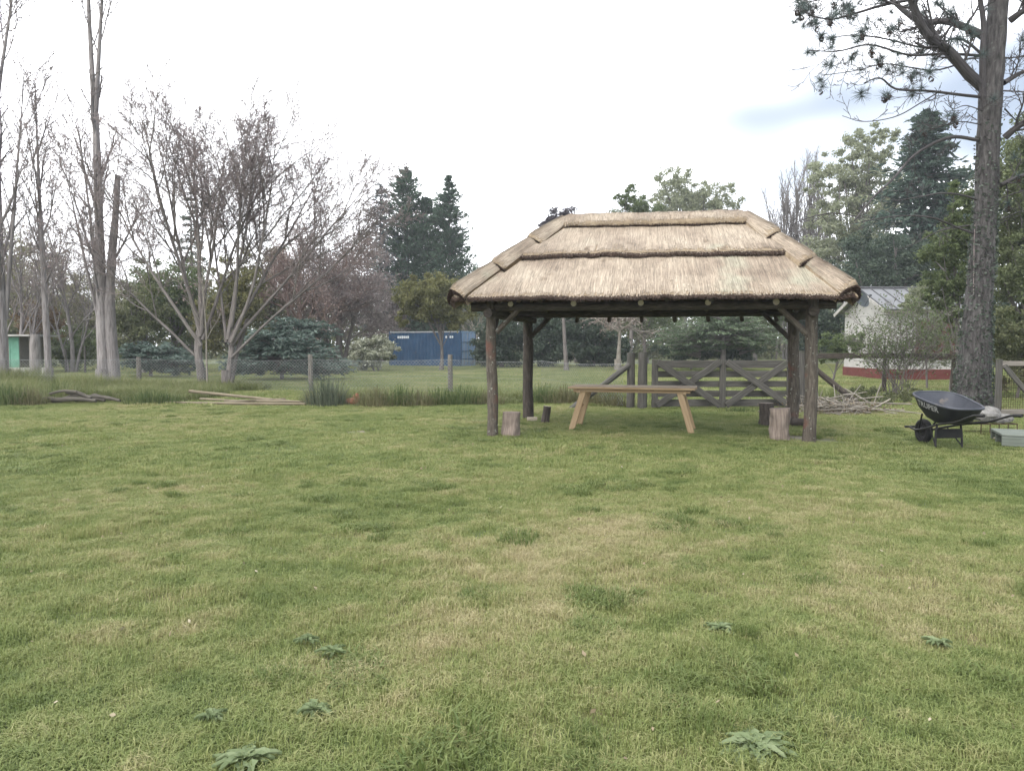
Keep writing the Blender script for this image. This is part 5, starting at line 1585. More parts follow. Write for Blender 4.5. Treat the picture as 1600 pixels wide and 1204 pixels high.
# ---- bare trees at the left
POP = dict(lv=4, n=[10, 7, 5, 3], seg=[14, 9, 6, 4, 3], ang=[(16, 34), (16, 40), (20, 45), (20, 50)], lr=[.38, .4, .42, .5], rr=[.34, .45, .5, .6], wander=[.004, .05, .08, .1, .1], up=[.0, .07, .06, .03, .02], t0=[.3, .2, .15, .1], tip=.3, apex=.5, rmin=.006)
POPC = dict(POP, tip=.45, n=[10, 7, 5, 3], t0=[.25, .2, .15, .1], lr=[.36, .42, .42, .5], rr=[.28, .45, .5, .6])
bare_tree('bare_poplar', 'leafless poplar cut by the left edge of the photo, forking high up', 3, 26.5, [(0, 0, (.0, 0, 1), 9.5, .21, 0, .5), (.0, .0, (.05, .02, 1), 6.5, .10, 9.2, .1), (.0, .0, (.17, .02, 1), 6, .08, 9.1, .1), (.1, .1, (.1, .02, 1), 8.5, .085, 2.5, .1)], POPC, 'poplar_bark', LM['seed'], 700, .09, .2, 'bare poplars at the fence', 'twig', fl=.26)
bare_tree('bare_poplar', 'slender leafless poplar between the edge poplar and the twin trunk', 76, 27.5, [(0, 0, (-.02, 0, 1), 10.8, .13), (.1, 0, (-.06, .02, 1), 8.5, .06)], dict(POP, tip=.1, n=[13, 8, 5, 3], lr=[.3, .4, .42, .5]), 'poplar_bark', LM['redbud'], 900, .09, .2, 'bare poplars at the fence', 'twig', fl=.15)
bare_tree('bare_poplar', 'tallest leafless poplar with twin forked top and thick furrowed trunk', 160, 26.8, [(.0, .05, (-.012, .01, 1), 9.6, .22, 0, .5), (-.11, .14, (-.04, .01, 1), 8.5, .10, 9.3, .15), (-.11, .14, (.085, .0, 1), 8.0, .09, 9.1, .15), (-.12, 0, (-.2, .0, 1), 6.0, .06, 2.6, .1), (-.14, 0, (-.16, .1, 1), 5.4, .055, 4.6, .1)], POPC, 'poplar_bark', LM['seed'], 500, .09, .2, 'bare poplars at the fence', 'twig', fl=.25)
# right fork of the tall poplar and the snapped stem beside it
c = base_of(178, 26.9)
mb = MB(); log(mb, c - V3(0, 0, .2), at(171, 470, 26.9), .22, .17, 12, 10, .01, .12, 4); log(mb, at(171, 475, 26.9), at(184, 274, 26.9), .165, .09, 10, 10, .008, .12, 4)
tag(mb.build_at('dead_trunk', M['poplar_bark'], c, True), 'snapped dead trunk without a top, close right of the tallest poplar', 'tree')
a = at(158, 190, 26.8)
FAN = dict(bole=True, lv=4, n=[8, 8, 7, 5], seg=[10, 8, 6, 4, 3], ang=[(18, 42), (20, 45), (22, 50), (25, 60)], lr=[.55, .5, .46, .5], rr=[.48, .5, .5, .6], wander=[.05, .07, .1, .12, .12], up=[.03, .04, .05, .03, .0], t0=[.3, .2, .2, .1], tip=.22, apex=.45, rmin=.006)
bare_tree('bare_shade_tree', 'wide leafless tree with fanning limbs and clustered seed heads beside the poplars', 316, 25.6,
          [(0, 0, (-.03, 0, 1), 2.5, .15, 0, .75), (-.02, 0, (-.02, .05, 1), 6.4, .085, 2.2), (-.03, 0, (-.38, .2, 1), 6.3, .075, 1.9), (.0, 0, (.22, -.25, 1), 5.9, .07, 2.0), (-.02, .0, (-.72, -.15, 1), 6.3, .065, 1.6), (.03, 0, (.34, .3, 1), 5.8, .065, 1.8), (-.03, 0, (-.2, -.3, 1), 6.6, .07, 2.2), (-.05, 0, (-1.05, .1, 1), 5.6, .055, 1.1)], FAN, 'grey_bark', LM['seed'], 6500, .06, .14, 'leafless shade trees', 'twig', fl=.15)
bare_tree('bare_shade_tree', 'leafless multi stemmed tree leaning right, right of the wide one', 352, 25.3,
          [(0, 0, (.06, 0, 1), 2.0, .12, 0, .75), (.12, 0, (.14, .05, 1), 2.6, .09, 0, .7), (.1, 0, (.1, .1, 1), 5.6, .07, 1.8), (.14, 0, (.4, .1, 1), 6.0, .068, 1.7), (.2, .0, (.62, -.2, 1), 6.6, .065, 1.7), (.2, .05, (.9, .15, 1), 6.8, .06, 1.6), (.05, 0, (-.16, .25, 1), 5.2, .058, 1.7), (.2, 0, (1.3, -.05, 1), 6.2, .052, 1.2), (.22, 0, (.28, -.2, 1), 5.8, .062, 2.2)], FAN, 'grey_bark', LM['seed'], 6500, .06, .14, 'leafless shade trees', 'twig', fl=.13)
# thin saplings in front of the trunk group
SAP = dict(lv=3, n=[7, 5, 4], seg=[8, 6, 4, 3], ang=[(20, 45), (25, 50), (25, 60)], lr=[.4, .45, .5], rr=[.5, .55, .6], wander=[.04, .07, .1, .1], up=[.03, .03, .02, 0], t0=[.3, .2, .1], tip=.3, rmin=.005)
bare_tree('sapling', 'thin pale sapling stem standing between the two leafless shade trees', 323, 25.0, [(0, 0, (.0, 0, 1), 4.6, .035)], SAP, 'pale_twig', LM['redbud'], 300, .07, .1, None, 'twig')
# tangled brown tree before the conifers, reddish mass behind
MASS = dict(lv=4, n=[9, 8, 7, 4], seg=[9, 7, 6, 4, 3], ang=[(25, 60), (25, 55), (30, 60), (30, 70)], lr=[.62, .55, .5, .55], rr=[.5, .5, .5, .6], wander=[.05, .08, .1, .14, .14], up=[.0, -.0, -.03, -.04, -.05], t0=[.25, .2, .15, .1], tip=.22, apex=.4, rmin=.007)
bare_tree('tangled_tree', 'grey brown twiggy tree with drooping crown left of the blue container', 530, 50, [(0, 0, (-.1, 0, 1), 7.2, .26), (.2, 0, (.2, .1, 1), 5.4, .16), (-.2, 0, (-.5, .1, 1), 6.0, .16)], MASS, 'grey_bark', LM['brown'], 9000, .13, .35, None, 'twig', fl=.3)
bare_tree('reddish_tree', 'reddish twiggy tree rising behind the leaning shade tree', 470, 47, [(0, 0, (.05, 0, 1), 7.2, .2), (.2, .1, (.5, .1, 1), 6.8, .14), (-.2, .1, (-.3, .2, 1), 6.2, .14)], dict(MASS, up=[.01, .02, .02, .0, 0]), 'twig_red', LM['redbud'], 7000, .12, .25, None, 'twig_red', fl=.24)
# small bare tree inside the field, its head under the thatch edge
bare_tree('small_bare_tree', 'small pale trunked bare tree in the field seen under the thatch', 965, 47, [(0, 0, (.0, 0, 1), 3.4, .17)], dict(SAP, n=[14, 7, 6], t0=[.72, .1, .1], ang=[(50, 95), (25, 50), (25, 60)], lr=[.75, .5, .5], up=[.0, .0, -.05, -.05]), 'pale_twig', LM['redbud'], 1200, .12, .2, None, 'pale_twig', fl=.2)
bare_tree('small_bare_tree', 'slim many stemmed pale shrub tree growing right of the container', 757, 60, [(0, 0, (-.25, 0, 1), 4.6, .07), (.2, 0, (.2, .1, 1), 4.8, .07), (-.1, .1, (-.6, 0, 1), 4.4, .06), (.3, 0, (.5, 0, 1), 4.2, .06)], dict(SAP, n=[8, 5, 4]), 'pale_twig', LM['olive'], 900, .12, .3, None, 'pale_twig')
# row of grey bare poplars far behind the shelter's right end
for k, (px, tp_, lab) in enumerate(((1222, 318, 'far grey bare poplar, lowest at the left end of its clump'), (1240, 292, 'far grey bare poplar second in its clump behind the roof'), (1258, 280, 'far grey bare poplar, tallest of its clump behind the roof'), (1276, 300, 'far grey bare poplar before the pale green crown'))):
    H = at(px, tp_, 85)[2]
    bare_tree('bare_poplar', lab, px, 85 + k, [(0, 0, (0, 0, 1), H, .22), (.5, .3, (.04, 0, 1), H * .93, .14), (-.5, .2, (-.04, 0, 1), H * .9, .14)], dict(POP, n=[14, 7, 5], lv=3, seg=[10, 7, 5, 4], ang=[(10, 22), (10, 25), (15, 30)], lr=[.4, .5, .5], t0=[.2, .15, .1], rmin=.02), 'grey_bark', None, 0, group='far bare poplars', twig='grey_bark')

UPR = dict(MASS, ang=[(15, 40), (20, 45), (25, 55), (30, 60)], up=[.0, .05, .03, .0, 0], n=[9, 6, 5, 3])
for px, Y, H, lab in ((28, 41, 6.4, 'pale fine twigged bare tree behind the left edge poplar'), (112, 43, 6.8, 'pale fine twigged bare tree between the slender and the tallest poplar')):
    bare_tree('twiggy_tree', lab, px, Y, [(0, 0, (.05, 0, 1), H, .13), (.2, 0, (.25, .1, 1), H * .8, .08), (-.2, 0, (-.25, .1, 1), H * .85, .08)], UPR, 'poplar_bark', LM['willow'], 900, .1, .25, 'twiggy bare trees behind the poplars', 'twig')
# ---- left background
leafy('willow', 'yellowish willow filling the gap between the left poplars', 40, 52, [(38, 445, 66, 80), (-5, 420, 55, 70), (20, 520, 60, 40)], 280, 90, .16, 'willow', .2, cr=.17, down=.5, group='yellowish willows at the left', hollow=2.2)
leafy('willow', 'lower yellowish willow right of the slender poplar', 110, 56, [(110, 475, 52, 55), (145, 510, 36, 38), (190, 490, 40, 45)], 220, 90, .16, 'willow', .16, cr=.17, down=.5, group='yellowish willows at the left')
leafy('orange_bush', 'rust tinged bush behind the thick log post', 62, 44, [(62, 503, 34, 38)], 70, 80, .13, leafmat('rusty_leaf', (.12, .08, .045), (.2, .14, .08), (.26, .19, .11)), .08, cat='bush', limbs=10)
leafy('dark_bush', 'dark green bush under the yellowish willows at left', 118, 46, [(122, 545, 42, 34), (90, 552, 30, 26)], 90, 110, .14, 'mid', .08, cat='bush', limbs=8)
leafy('dark_bush', 'shadowy green bush beside the green shed', -20, 50, [(0, 540, 55, 40), (32, 546, 26, 30)], 90, 110, .16, 'olive', .1, cat='bush', limbs=8)
leafy('brown_bush', 'brown green bush right of the tallest poplar', 225, 42, [(222, 480, 45, 62), (205, 520, 40, 45)], 130, 100, .15, 'olive', .12, cat='bush', limbs=14)
leafy('broadleaf_tree', 'dull green rounded tree behind the wide leafless tree', 262, 46, [(262, 455, 58, 72), (300, 490, 55, 65)], 220, 110, .16, 'mid', .2, limbs=20)
conifer('slim_conifer', 'narrow dark conifer rising behind the wide leafless tree', 303, 58, 300, 34, 'dark', whorl=46, per=20, size=.3, droop=.1, prof=.55, ragged=.18)
leafy('broadleaf_tree', 'yellow green tree seen through the leaning leafless tree', 372, 44, [(372, 450, 48, 62), (350, 500, 50, 50)], 190, 110, .15, 'yellow', .16, limbs=16)
leafy('broadleaf_tree', 'dark olive tree left of the reddish twiggy tree', 430, 55, [(430, 440, 45, 60), (410, 500, 45, 50)], 170, 110, .18, 'olive', .18, limbs=16)
leafy('broadleaf_tree', 'olive tree behind the tangled brown tree, right side', 590, 62, [(560, 455, 60, 80), (600, 500, 45, 50)], 150, 100, .2, 'brown', .2, limbs=20)
tiered('spreading_juniper', 'low blue green juniper with layered branches behind the wire fence', 440, 33.5, [(440, 556, 100, 30), (385, 570, 52, 22), (505, 573, 66, 20), (430, 535, 78, 22)], 300, 80, .2, 'juniper', arch=.35, group='spreading junipers')
tiered('spreading_juniper', 'flat grey green juniper just right of the tallest poplar', 235, 36, [(235, 556, 66, 24), (275, 568, 50, 18)], 160, 80, .2, 'juniper', arch=.3, group='spreading junipers')
tiered('spreading_juniper', 'taller dark layered juniper behind the low one', 470, 40, [(470, 525, 66, 38), (435, 545, 50, 30)], 180, 70, .22, 'juniper', arch=.4, group='spreading junipers')
leafy('flowering_bush', 'rounded bush with pale blossom beside the blue container', 588, 45, [(588, 552, 38, 25), (572, 560, 26, 18)], 130, 130, .15, 'pale_flower', .06, cat='bush', limbs=0, stems=3)
# ---- middle: conifers, round tree, hedge bushes
conifer('blue_conifer', 'sparse blue grey conifer at the left of the three conifers', 596, 72, 288, 40, 'bluefir', z0=3, whorl=75, per=18, size=.42, droop=.05, prof=.5, ragged=.4, sparse=.62, group='tall conifers behind the container')
conifer('tall_cypress', 'tallest dark green pointed conifer behind the container', 636, 74, 264, 66, 'cypress', z0=2, whorl=110, per=40, size=.42, droop=.0, prof=.62, ragged=.22, group='tall conifers behind the container', upsweep=.45)
conifer('tall_cypress', 'broad dark green conifer between the two pointed tops', 668, 75, 312, 78, 'cypress', z0=1.5, whorl=105, per=46, size=.42, droop=.0, prof=.5, ragged=.25, group='tall conifers behind the container', upsweep=.4)
conifer('tall_cypress', 'right pointed conifer of the three with a thin grey top', 703, 73, 276, 52, 'cypress', z0=1.5, whorl=105, per=34, size=.4, droop=.0, prof=.7, ragged=.25, group='tall conifers behind the container', upsweep=.4)
leafy('round_tree', 'round olive green tree with slim trunk standing before the container', 690, 46.5, [(672, 464, 56, 38), (705, 485, 40, 32), (640, 480, 30, 30)], 260, 140, .15, 'yellow2', .12, cr=.14, limbs=26, trunk_pts=[base_of(690, 46.5) - V3(0, 0, .1), at(690, 540, 46.5), at(682, 500, 46.5), at(672, 455, 46.5)])
for k, (px, bl, mt, lab) in enumerate(((785, [(785, 530, 40, 48), (765, 548, 32, 28)], 'dark', 'dark bush at the left of the hedge, behind the front left post'), (852, [(852, 530, 48, 48), (880, 520, 30, 40)], 'dark', 'dense dark green bush in the middle of the hedge seen under the thatch'), (925, [(918, 528, 46, 48), (950, 545, 35, 30)], 'dark', 'dark bush of the hedge behind the small pale trunk'))):
    leafy('hedge_bush', lab, px, 53 + k * .4, bl, 170, 120, .19, mt, .1, cat='bush', limbs=10, group='dark bushes at the far side of the field')
leafy('yellow_bush', 'small yellow green bush glowing behind the front left post', 785, 56, [(790, 506, 14, 14)], 26, 90, .13, 'yellow', .05, cat='bush', limbs=4)
bg_ = [(730, 78, [(735, 470, 45, 60)], 'olive', 'olive tree just left of the thatched roof, far behind'), (830, 70, [(835, 470, 55, 50)], 'brown', 'brown twiggy tree behind the hedge under the thatch'), (900, 72, [(905, 450, 60, 60)], 'olive', 'olive tree hidden behind the middle of the thatch'), (1010, 68, [(1010, 480, 60, 60)], 'mid', 'green tree behind the hedge left of the drooping cedar'), (1180, 66, [(1180, 470, 60, 70)], 'mid', 'green tree behind the right end of the thatch'), (1270, 50, [(1270, 500, 36, 62), (1300, 520, 30, 46)], 'dark', 'dark tree between the shelter posts and the cottage')]
for (px, Y, bl, mt, lab) in bg_:
    leafy('background_tree', lab, px, Y, bl, 130, 100, .2, mt, .18, limbs=14, group='trees behind the field')
leafy('purple_tree', 'small dark purple crown peeping over the left slope of the roof', 885, 46, [(880, 352, 34, 30), (860, 362, 22, 18)], 90, 110, .14, 'purple', .14, limbs=12)
leafy('broadleaf_tree', 'pale green tree peeping over the ridge, left and lower', 985, 66, [(982, 318, 30, 30), (1000, 350, 45, 40)], 110, 80, .2, 'mid', .2, cr=.17, hollow=2.5, limbs=20)
leafy('broadleaf_tree', 'tall grey green tree rising over the middle of the ridge', 1065, 74, [(1052, 300, 42, 38), (1110, 312, 50, 28), (1080, 340, 70, 40)], 240, 80, .24, 'euca', .25, cr=.15, hollow=2.5, limbs=30)
tiered('drooping_cedar', 'drooping green cedar behind the farm gate with dark hollow below', 1130, 45, [(1130, 520, 105, 34), (1060, 530, 60, 30), (1180, 530, 55, 28), (1130, 500, 70, 25)], 240, 80, .2, 'cedar', arch=.5, cat='tree', trunk=.2)
leafy('dark_bush', 'dark shrub in the hollow under the drooping cedar', 1075, 47.5, [(1080, 545, 60, 22), (1150, 552, 50, 18)], 90, 110, .16, 'dark', .06, cat='bush', limbs=4)
# ---- right background
leafy('pale_green_tree', 'large loose pale green tree left of the big dark conifer', 1345, 68, [(1362, 235, 48, 42), (1310, 280, 55, 48), (1385, 300, 60, 60), (1330, 350, 70, 60), (1300, 400, 50, 60)], 420, 95, .24, 'euca', .3, cr=.12, hollow=2.4, limbs=50, down=.3)
conifer('big_conifer', 'big dark green conifer towering over the white cottage', 1438, 56, 172, 118, 'cypress_dark', z0=2, whorl=130, per=50, size=.5, droop=.12, prof=.62, ragged=.22, trunk=.4, upsweep=.1)
leafy('background_tree', 'dark green mass of leaves behind the cottage roof', 1380, 52, [(1360, 415, 60, 60), (1440, 420, 60, 50)], 170, 110, .2, 'dark', .2, limbs=14, group='trees behind the field')
leafy('bright_tree', 'bright green tree left of the big pine trunk, over the cottage roof', 1490, 25, [(1485, 400, 42, 62), (1500, 330, 30, 50), (1470, 455, 32, 30), (1500, 480, 35, 40)], 210, 110, .095, 'bright', .09, cr=.15, limbs=20, hollow=2.3)
leafy('pale_shrub', 'loose pale leaved shrub in front of the right end of the tin roof', 1450, 27, [(1452, 468, 34, 28), (1425, 470, 22, 20), (1468, 532, 26, 40)], 130, 60, .08, 'euca', .04, cat='bush', limbs=14, hollow=2.6)
leafy('bright_tree', 'tall leafy green tree at the right edge behind the pine', 1610, 26, [(1605, 300, 58, 100), (1590, 420, 55, 90), (1640, 250, 60, 90), (1600, 520, 60, 60)], 480, 120, .11, 'bright2', .12, cr=.14, limbs=40, hollow=2.2, down=.4)
leafy('background_tree', 'olive green trees far behind the right edge', 1560, 60, [(1560, 330, 70, 110), (1650, 320, 80, 130), (1560, 480, 80, 80)], 260, 100, .24, 'olive', .25, limbs=20, group='trees behind the field')
leafy('dark_bush', 'shady green bush behind the netted garden gate', 1590, 22, [(1590, 560, 50, 55), (1560, 520, 30, 50), (1640, 540, 50, 70)], 170, 130, .08, 'olive', .05, cat='bush', limbs=16)
# thin leaved shrub with many brown stems in front of the cottage
def stem_shrub():
    Y = 22.5
    c = base_of(1408, Y)
    c[2] = 0
    root = thing('twiggy_shrub', 'loose many stemmed shrub with small dark leaves before the white cottage', 'bush', c)
    st = []
    for k in range(34):
        a = RG.uniform(0, 2 * PI); t = RG.uniform(.06, .55)
        st.append(((c[0] + RG.normal(0, .16), c[1] + RG.normal(0, .16), -.05), vnorm(math.cos(a) * t * 1.3 - .08, math.sin(a) * t, 1), RG.uniform(1.4, 2.7), .013, None))
    lv, tips = grow(st, dict(lv=2, n=[6, 4], seg=[8, 5, 4], ang=[(20, 50), (25, 55)], lr=[.45, .5], rr=[.6, .6], wander=[.05, .1, .12], up=[-.01, .0, 0], t0=[.35, .2], tip=.35, rmin=.004))
    mb = MB(); skel(mb, lv, 0, .0055); o = mb.build('stems', M['grey_bark'], root); o['kind'] = 'stuff'
    k = RG.integers(0, len(tips), 5000)
    p = tips[k] + RG.normal(0, .1, (5000, 3)); p = p[p[:, 2] > .55]
    mb = MB(); leaves(mb, p, .07, .55, .3); o = mb.build('leaves', LM['mid'], root); o['kind'] = 'stuff'
stem_shrub()
leafy('green_bush', 'green bush at the left corner of the white cottage', 1300, 30, [(1298, 545, 26, 26), (1330, 540, 30, 22)], 70, 110, .09, 'mid', .05, cat='bush', limbs=8)
leafy('low_shrub', 'rough low growth on the ground behind the brushwood heap', 1370, 19.5, [(1350, 622, 40, 18), (1400, 618, 40, 20)], 60, 60, .07, 'olive', .02, cat='bush', limbs=0, fl=False, hollow=2.6)

# ---- the big pine
def big_pine():
    Y = 18.0
    TP = [(1519, 655), (1521, 600), (1527, 500), (1535, 400), (1540, 330), (1543, 250), (1548, 150), (1556, 60), (1563, -40), (1572, -160), (1580, -300)]
    TW = [66, 50, 40, 34, 32, 32, 31, 28, 25, 23, 20]
    c = at(1519, 640, Y); c[2] = 0
    root = thing('big_pine', 'tall pine with rugged trunk and dead lower limbs behind the wheelbarrow', 'tree', c)
    P = np.array([at(x, y, Y) for x, y in TP]); P[0, 2] = -.15
    k = Y / 1200
    n = 60
    PP = path(P, n); RR = np.interp(np.linspace(0, 1, n), np.linspace(0, 1, len(TW)), np.array(TW) * k / 2)
    v, q, t, g = tubes(PP, RR, 30, False, .05, 6)
    # bark plates: ridges and furrows pressed into the surface
    a = np.arctan2(g[:, 2], g[:, 1]); cen = np.repeat(PP, 30, axis=0); d = nrm(v - cen)
    rid = np.clip(wob(np.stack([a * 6 / 2.2, g[:, 0] * 3.2, 0 * a], 1), 3.2), -1, 1)
    v = v + d * (rid * .022)[:, None]
    mb = MB(); mb.add(v, q, None, .5, g); mb.build('trunk', M['pine_bark'], root, True)
    limbs = MB(); twigs = MB(); needles = MB(); cones = MB()
    def limb(pts, r0, r1, dy=0.0, n_t=8, tl=.9, lev=2, tuft=0.0, dyc=0.0):
        m = len(pts)
        W = np.array([at(x, y, Y + dy * (i / (m - 1)) ** 1.0 + dyc * math.sin(i / (m - 1) * PI)) for i, (x, y) in enumerate(pts)])
        Q = path(W, max(8, 4 * m)); R = np.linspace(r0, r1, len(Q))
        v, q, t, g = tubes(Q, R, 8 if r0 > .04 else 5, False, .12 if r0 > .05 else 0, 5); limbs.add(v, q, None, .5, g)
        st = []
        for i in range(n_t):
            u = RG.uniform(.15, 1); j = min(int(u * (len(Q) - 1)), len(Q) - 2)
            d_ = nrm(Q[j + 1] - Q[j]); o = nrm(d_ * RG.uniform(.2, .9) + rdir(1)[0] * .8 + V3(0, 0, .1))
            st.append((tuple(Q[j]), tuple(o), tl * RG.uniform(.5, 1.25), max(.007, R[j] * .35), None))
        tips = np.zeros((0, 3))
        if st:
            lv, tips = grow(st, dict(lv=lev, n=[4, 3], seg=[7, 5, 4], ang=[(25, 60), (25, 60)], lr=[.6, .6], rr=[.65, .65], wander=[.12, .14, .14], up=[.02, .04, .05], t0=[.2, .2], tip=.5, rmin=.005))
            skel(twigs, lv, 0, .006)
        tips = np.concatenate([tips, Q[-1:]])
        if tuft > 0:
            for p in tips[RG.uniform(0, 1, len(tips)) < tuft * .16]:
                tuft_at(p)
        return Q
    def tuft_at(p, n=70, L_=.20):
        d = rdir(n, .35); l = L_ * RG.uniform(.6, 1.15, (n, 1))
        s = nrm(np.cross(d, rdir(n))) * .0035
        e = p + d * l - V3(0, 0, .02)
        v = np.stack([p - s, p + s, e + s * .4, e - s * .4], 1).reshape(-1, 3)
        needles.add(v, np.arange(4 * n).reshape(n, 4), None, np.repeat(RG.uniform(0, 1, n), 4))
        if RG.uniform() < .3:
            for _ in range(RG.integers(1, 3)):
                cc = p + rdir(1)[0] * .05 - V3(0, 0, .04)
                m = 26; h = RG.uniform(0, 1, m); az = RG.uniform(0, 6.28, m)
                rr = .045 * np.sin(.35 + 2.5 * h)
                q_ = cc + np.stack([np.cos(az) * rr, np.sin(az) * rr, -.12 * h], 1)
                leaves(cones, q_, .05, .8)
    # heavy live limbs
    limb([(1540, 140), (1512, 115), (1482, 80), (1452, 58), (1434, 28), (1422, -5), (1405, -45)], .13, .07, -1.0, 14, 1.0, 2, .3)
    limb([(1552, 62), (1520, 48), (1480, 34), (1440, 34), (1410, 15), (1385, -10)], .10, .05, .8, 12, .9, 2, .45)
    limb([(1541, 205), (1536, 150), (1535, 90), (1537, 40), (1531, -5), (1526, -60)], .075, .045, -.5, 10, .9, 2, .3)
    limb([(1538, 152), (1500, 148), (1450, 142), (1400, 139), (1375, 122), (1350, 130)], .04, .012, -1.2, 9, .8, 2, .25)
    limb([(1545, 88), (1480, 84), (1420, 86), (1360, 70), (1310, 80), (1265, 79)], .035, .01, -1.8, 12, .8, 2, .3)
    limb([(1550, 100), (1500, 60), (1450, 75), (1380, 60), (1330, 55), (1290, 62)], .035, .01, 1.4, 12, .8, 2, .3)
    limb([(1420, 0), (1380, 8), (1340, 20), (1300, 30), (1262, 24)], .04, .012, -1.4, 14, .6, 2, .55)
    limb([(1400, -30), (1350, -18), (1300, -5), (1255, 5)], .035, .01, -.5, 12, .6, 2, .6)
    limb([(1500, 100), (1460, 110), (1420, 105), (1380, 100), (1340, 110), (1285, 118)], .02, .008, -1.0, 8, .5, 2, .35)
    limb([(1470, 142), (1440, 160), (1400, 182), (1350, 190), (1316, 181)], .017, .007, -.4, 5, .4, 1, 0)
    limb([(1535, 195), (1500, 190), (1470, 198), (1440, 205)], .015, .006, -1, 8, .5, 2, .12)
    limb([(1540, 175), (1510, 165), (1490, 170), (1476, 160)], .014, .006, -1.5, 6, .5, 2, .15)
    # dead grey lower limbs, curving out and down
    limb([(1528, 219), (1490, 214), (1455, 226), (1425, 246), (1395, 280), (1365, 308), (1335, 345)], .045, .016, -1.2, 6, .7, 2, 0)
    limb([(1340, 338), (1300, 333), (1265, 340), (1240, 350), (1233, 362)], .016, .007, -.2, 5, .35, 1, .1)
    limb([(1528, 312), (1500, 304), (1470, 302), (1440, 307), (1400, 314)], .028, .010, -.8, 5, .45, 1, 0)
    limb([(1526, 366), (1495, 355), (1460, 341), (1420, 337), (1380, 340), (1330, 350)], .03, .008, -1.0, 7, .5, 1, 0)
    limb([(1515, 352), (1470, 360), (1430, 380), (1400, 392)], .02, .006, .6, 5, .5, 1, 0)
    # limbs to the right
    limb([(1570, 215), (1590, 198), (1620, 180), (1680, 150)], .085, .05, -.6, 6, .8, 2, .2)
    limb([(1568, 130), (1600, 112), (1650, 100)], .06, .03, .5, 6, .8, 2, .2)
    limb([(1578, 32), (1602, 16), (1660, -10)], .085, .05, -.5, 6, .8, 2, .3)
    limb([(1562, 290), (1590, 277), (1640, 262)], .055, .03, -.5, 5, .7, 2, .1)
    limb([(1564, 92), (1600, 88), (1650, 80)], .02, .01, .4, 5, .6, 2, .2)
    limb([(1568, 142), (1600, 144), (1640, 150)], .02, .01, -.6, 8, .7, 2, .15)
    limb([(1570, 170), (1590, 190), (1625, 215)], .02, .008, .6, 6, .6, 2, .1)
    limb([(1562, 310), (1600, 298), (1650, 290)], .02, .01, .3, 4, .6, 1, 0)
    limb([(1560, 345), (1595, 330), (1640, 322)], .016, .008, .8, 4, .6, 1, 0)
    for (x, y) in ((1258, 18), (1268, 38), (1282, 58), (1300, 60), (1262, 82), (1298, 102), (1282, 126), (1345, 146), (1340, 66), (1388, 110), (1428, 114), (1452, 112), (1395, 44), (1426, 150), (1500, 62), (1425, 12), (1320, 12), (1345, 50), (1372, 95), (1300, 30), (1480, 22), (1518, 55), (1468, 8)):
        p = at(x, y, Y + RG.uniform(-1.6, .8)); tuft_at(p, 110, .24); tuft_at(p + RG.normal(0, .08, 3), 80, .2)
    limbs.build('limbs', M['pine_limb'], root, True)
    o = twigs.build('twigs', M['pine_limb'], root); o['kind'] = 'stuff'
    o = needles.build('needles', LM['needle'], root); o['kind'] = 'stuff'
    o = cones.build('cones', LM['cone'], root); o['kind'] = 'stuff'
    # ivy and dead creeper over the lower trunk
    n = 3400
    u = RG.beta(1.2, 2.0, n) * .58; j = (u * (n_ := 59)).astype(int)
    a = RG.uniform(0, 2 * PI, n)
    cen = PP[j] + (PP[np.minimum(j + 1, 59)] - PP[j]) * RG.uniform(0, 1, (n, 1)); rr = RR[j] + RG.uniform(.005, .05, n)
    p = cen + np.stack([np.cos(a) * rr, np.sin(a) * rr, RG.normal(0, .05, n)], 1)
    p = p[wob(p, 2.2) > -.35]
    mb = MB(); leaves(mb, p, .065, .75, .2); o = mb.build('ivy', LM['ivy'], root); o['kind'] = 'stuff'
    st = []
    for i in range(13):
        a_ = RG.uniform(0, 2 * PI); f_, h_ = RG.uniform(2, 5), RG.uniform(.4, 1)
        st.append([c + V3(math.cos(a_ + .35 * math.sin(s * f_ + i)) * (np.interp(s, np.linspace(0, 1, 60)[:40] * 1.5, RR[:40]) + .02), math.sin(a_ + .35 * math.sin(s * f_ + i)) * (np.interp(s, np.linspace(0, 1, 60)[:40] * 1.5, RR[:40]) + .02), 0) + (PP[int(s * 26 * h_)] - PP[0]) for s in np.linspace(0, 1, 12)])
    P_ = np.array(st); v, q, t, g = tubes(P_, np.full(P_.shape[:2], .011), 4); mb = MB(); mb.add(v, q, None, .5, g); o = mb.build('creeper_stems', M['twig'], root); o['kind'] = 'stuff'
big_pine()

# ------------------------------------------------------------------ far woods closing the view, thin air haze
def far_woods():
    n = 85000
    x = RG.uniform(-78, 78, n); y = 92 + RG.normal(0, 4, n)
    top = np.where(x < -18, 8.2, 6.2) + 1.8 * wob(np.stack([x, 0 * x, 0 * x], 1), .16) + 1.0 * wob(np.stack([x, 0 * x, 0 * x], 1) + 9, .6)
    z = top * RG.uniform(0, 1, n) ** 1.25
    mb = MB(); leaves(mb, np.stack([x, y, z], 1), .5, .6, .2)
    o = mb.build_at('far_woods', LM['olive'], (0, 92, 0)); tag(o, 'far line of dull green woods closing the view behind the field', 'woods', kind='stuff')
far_woods()
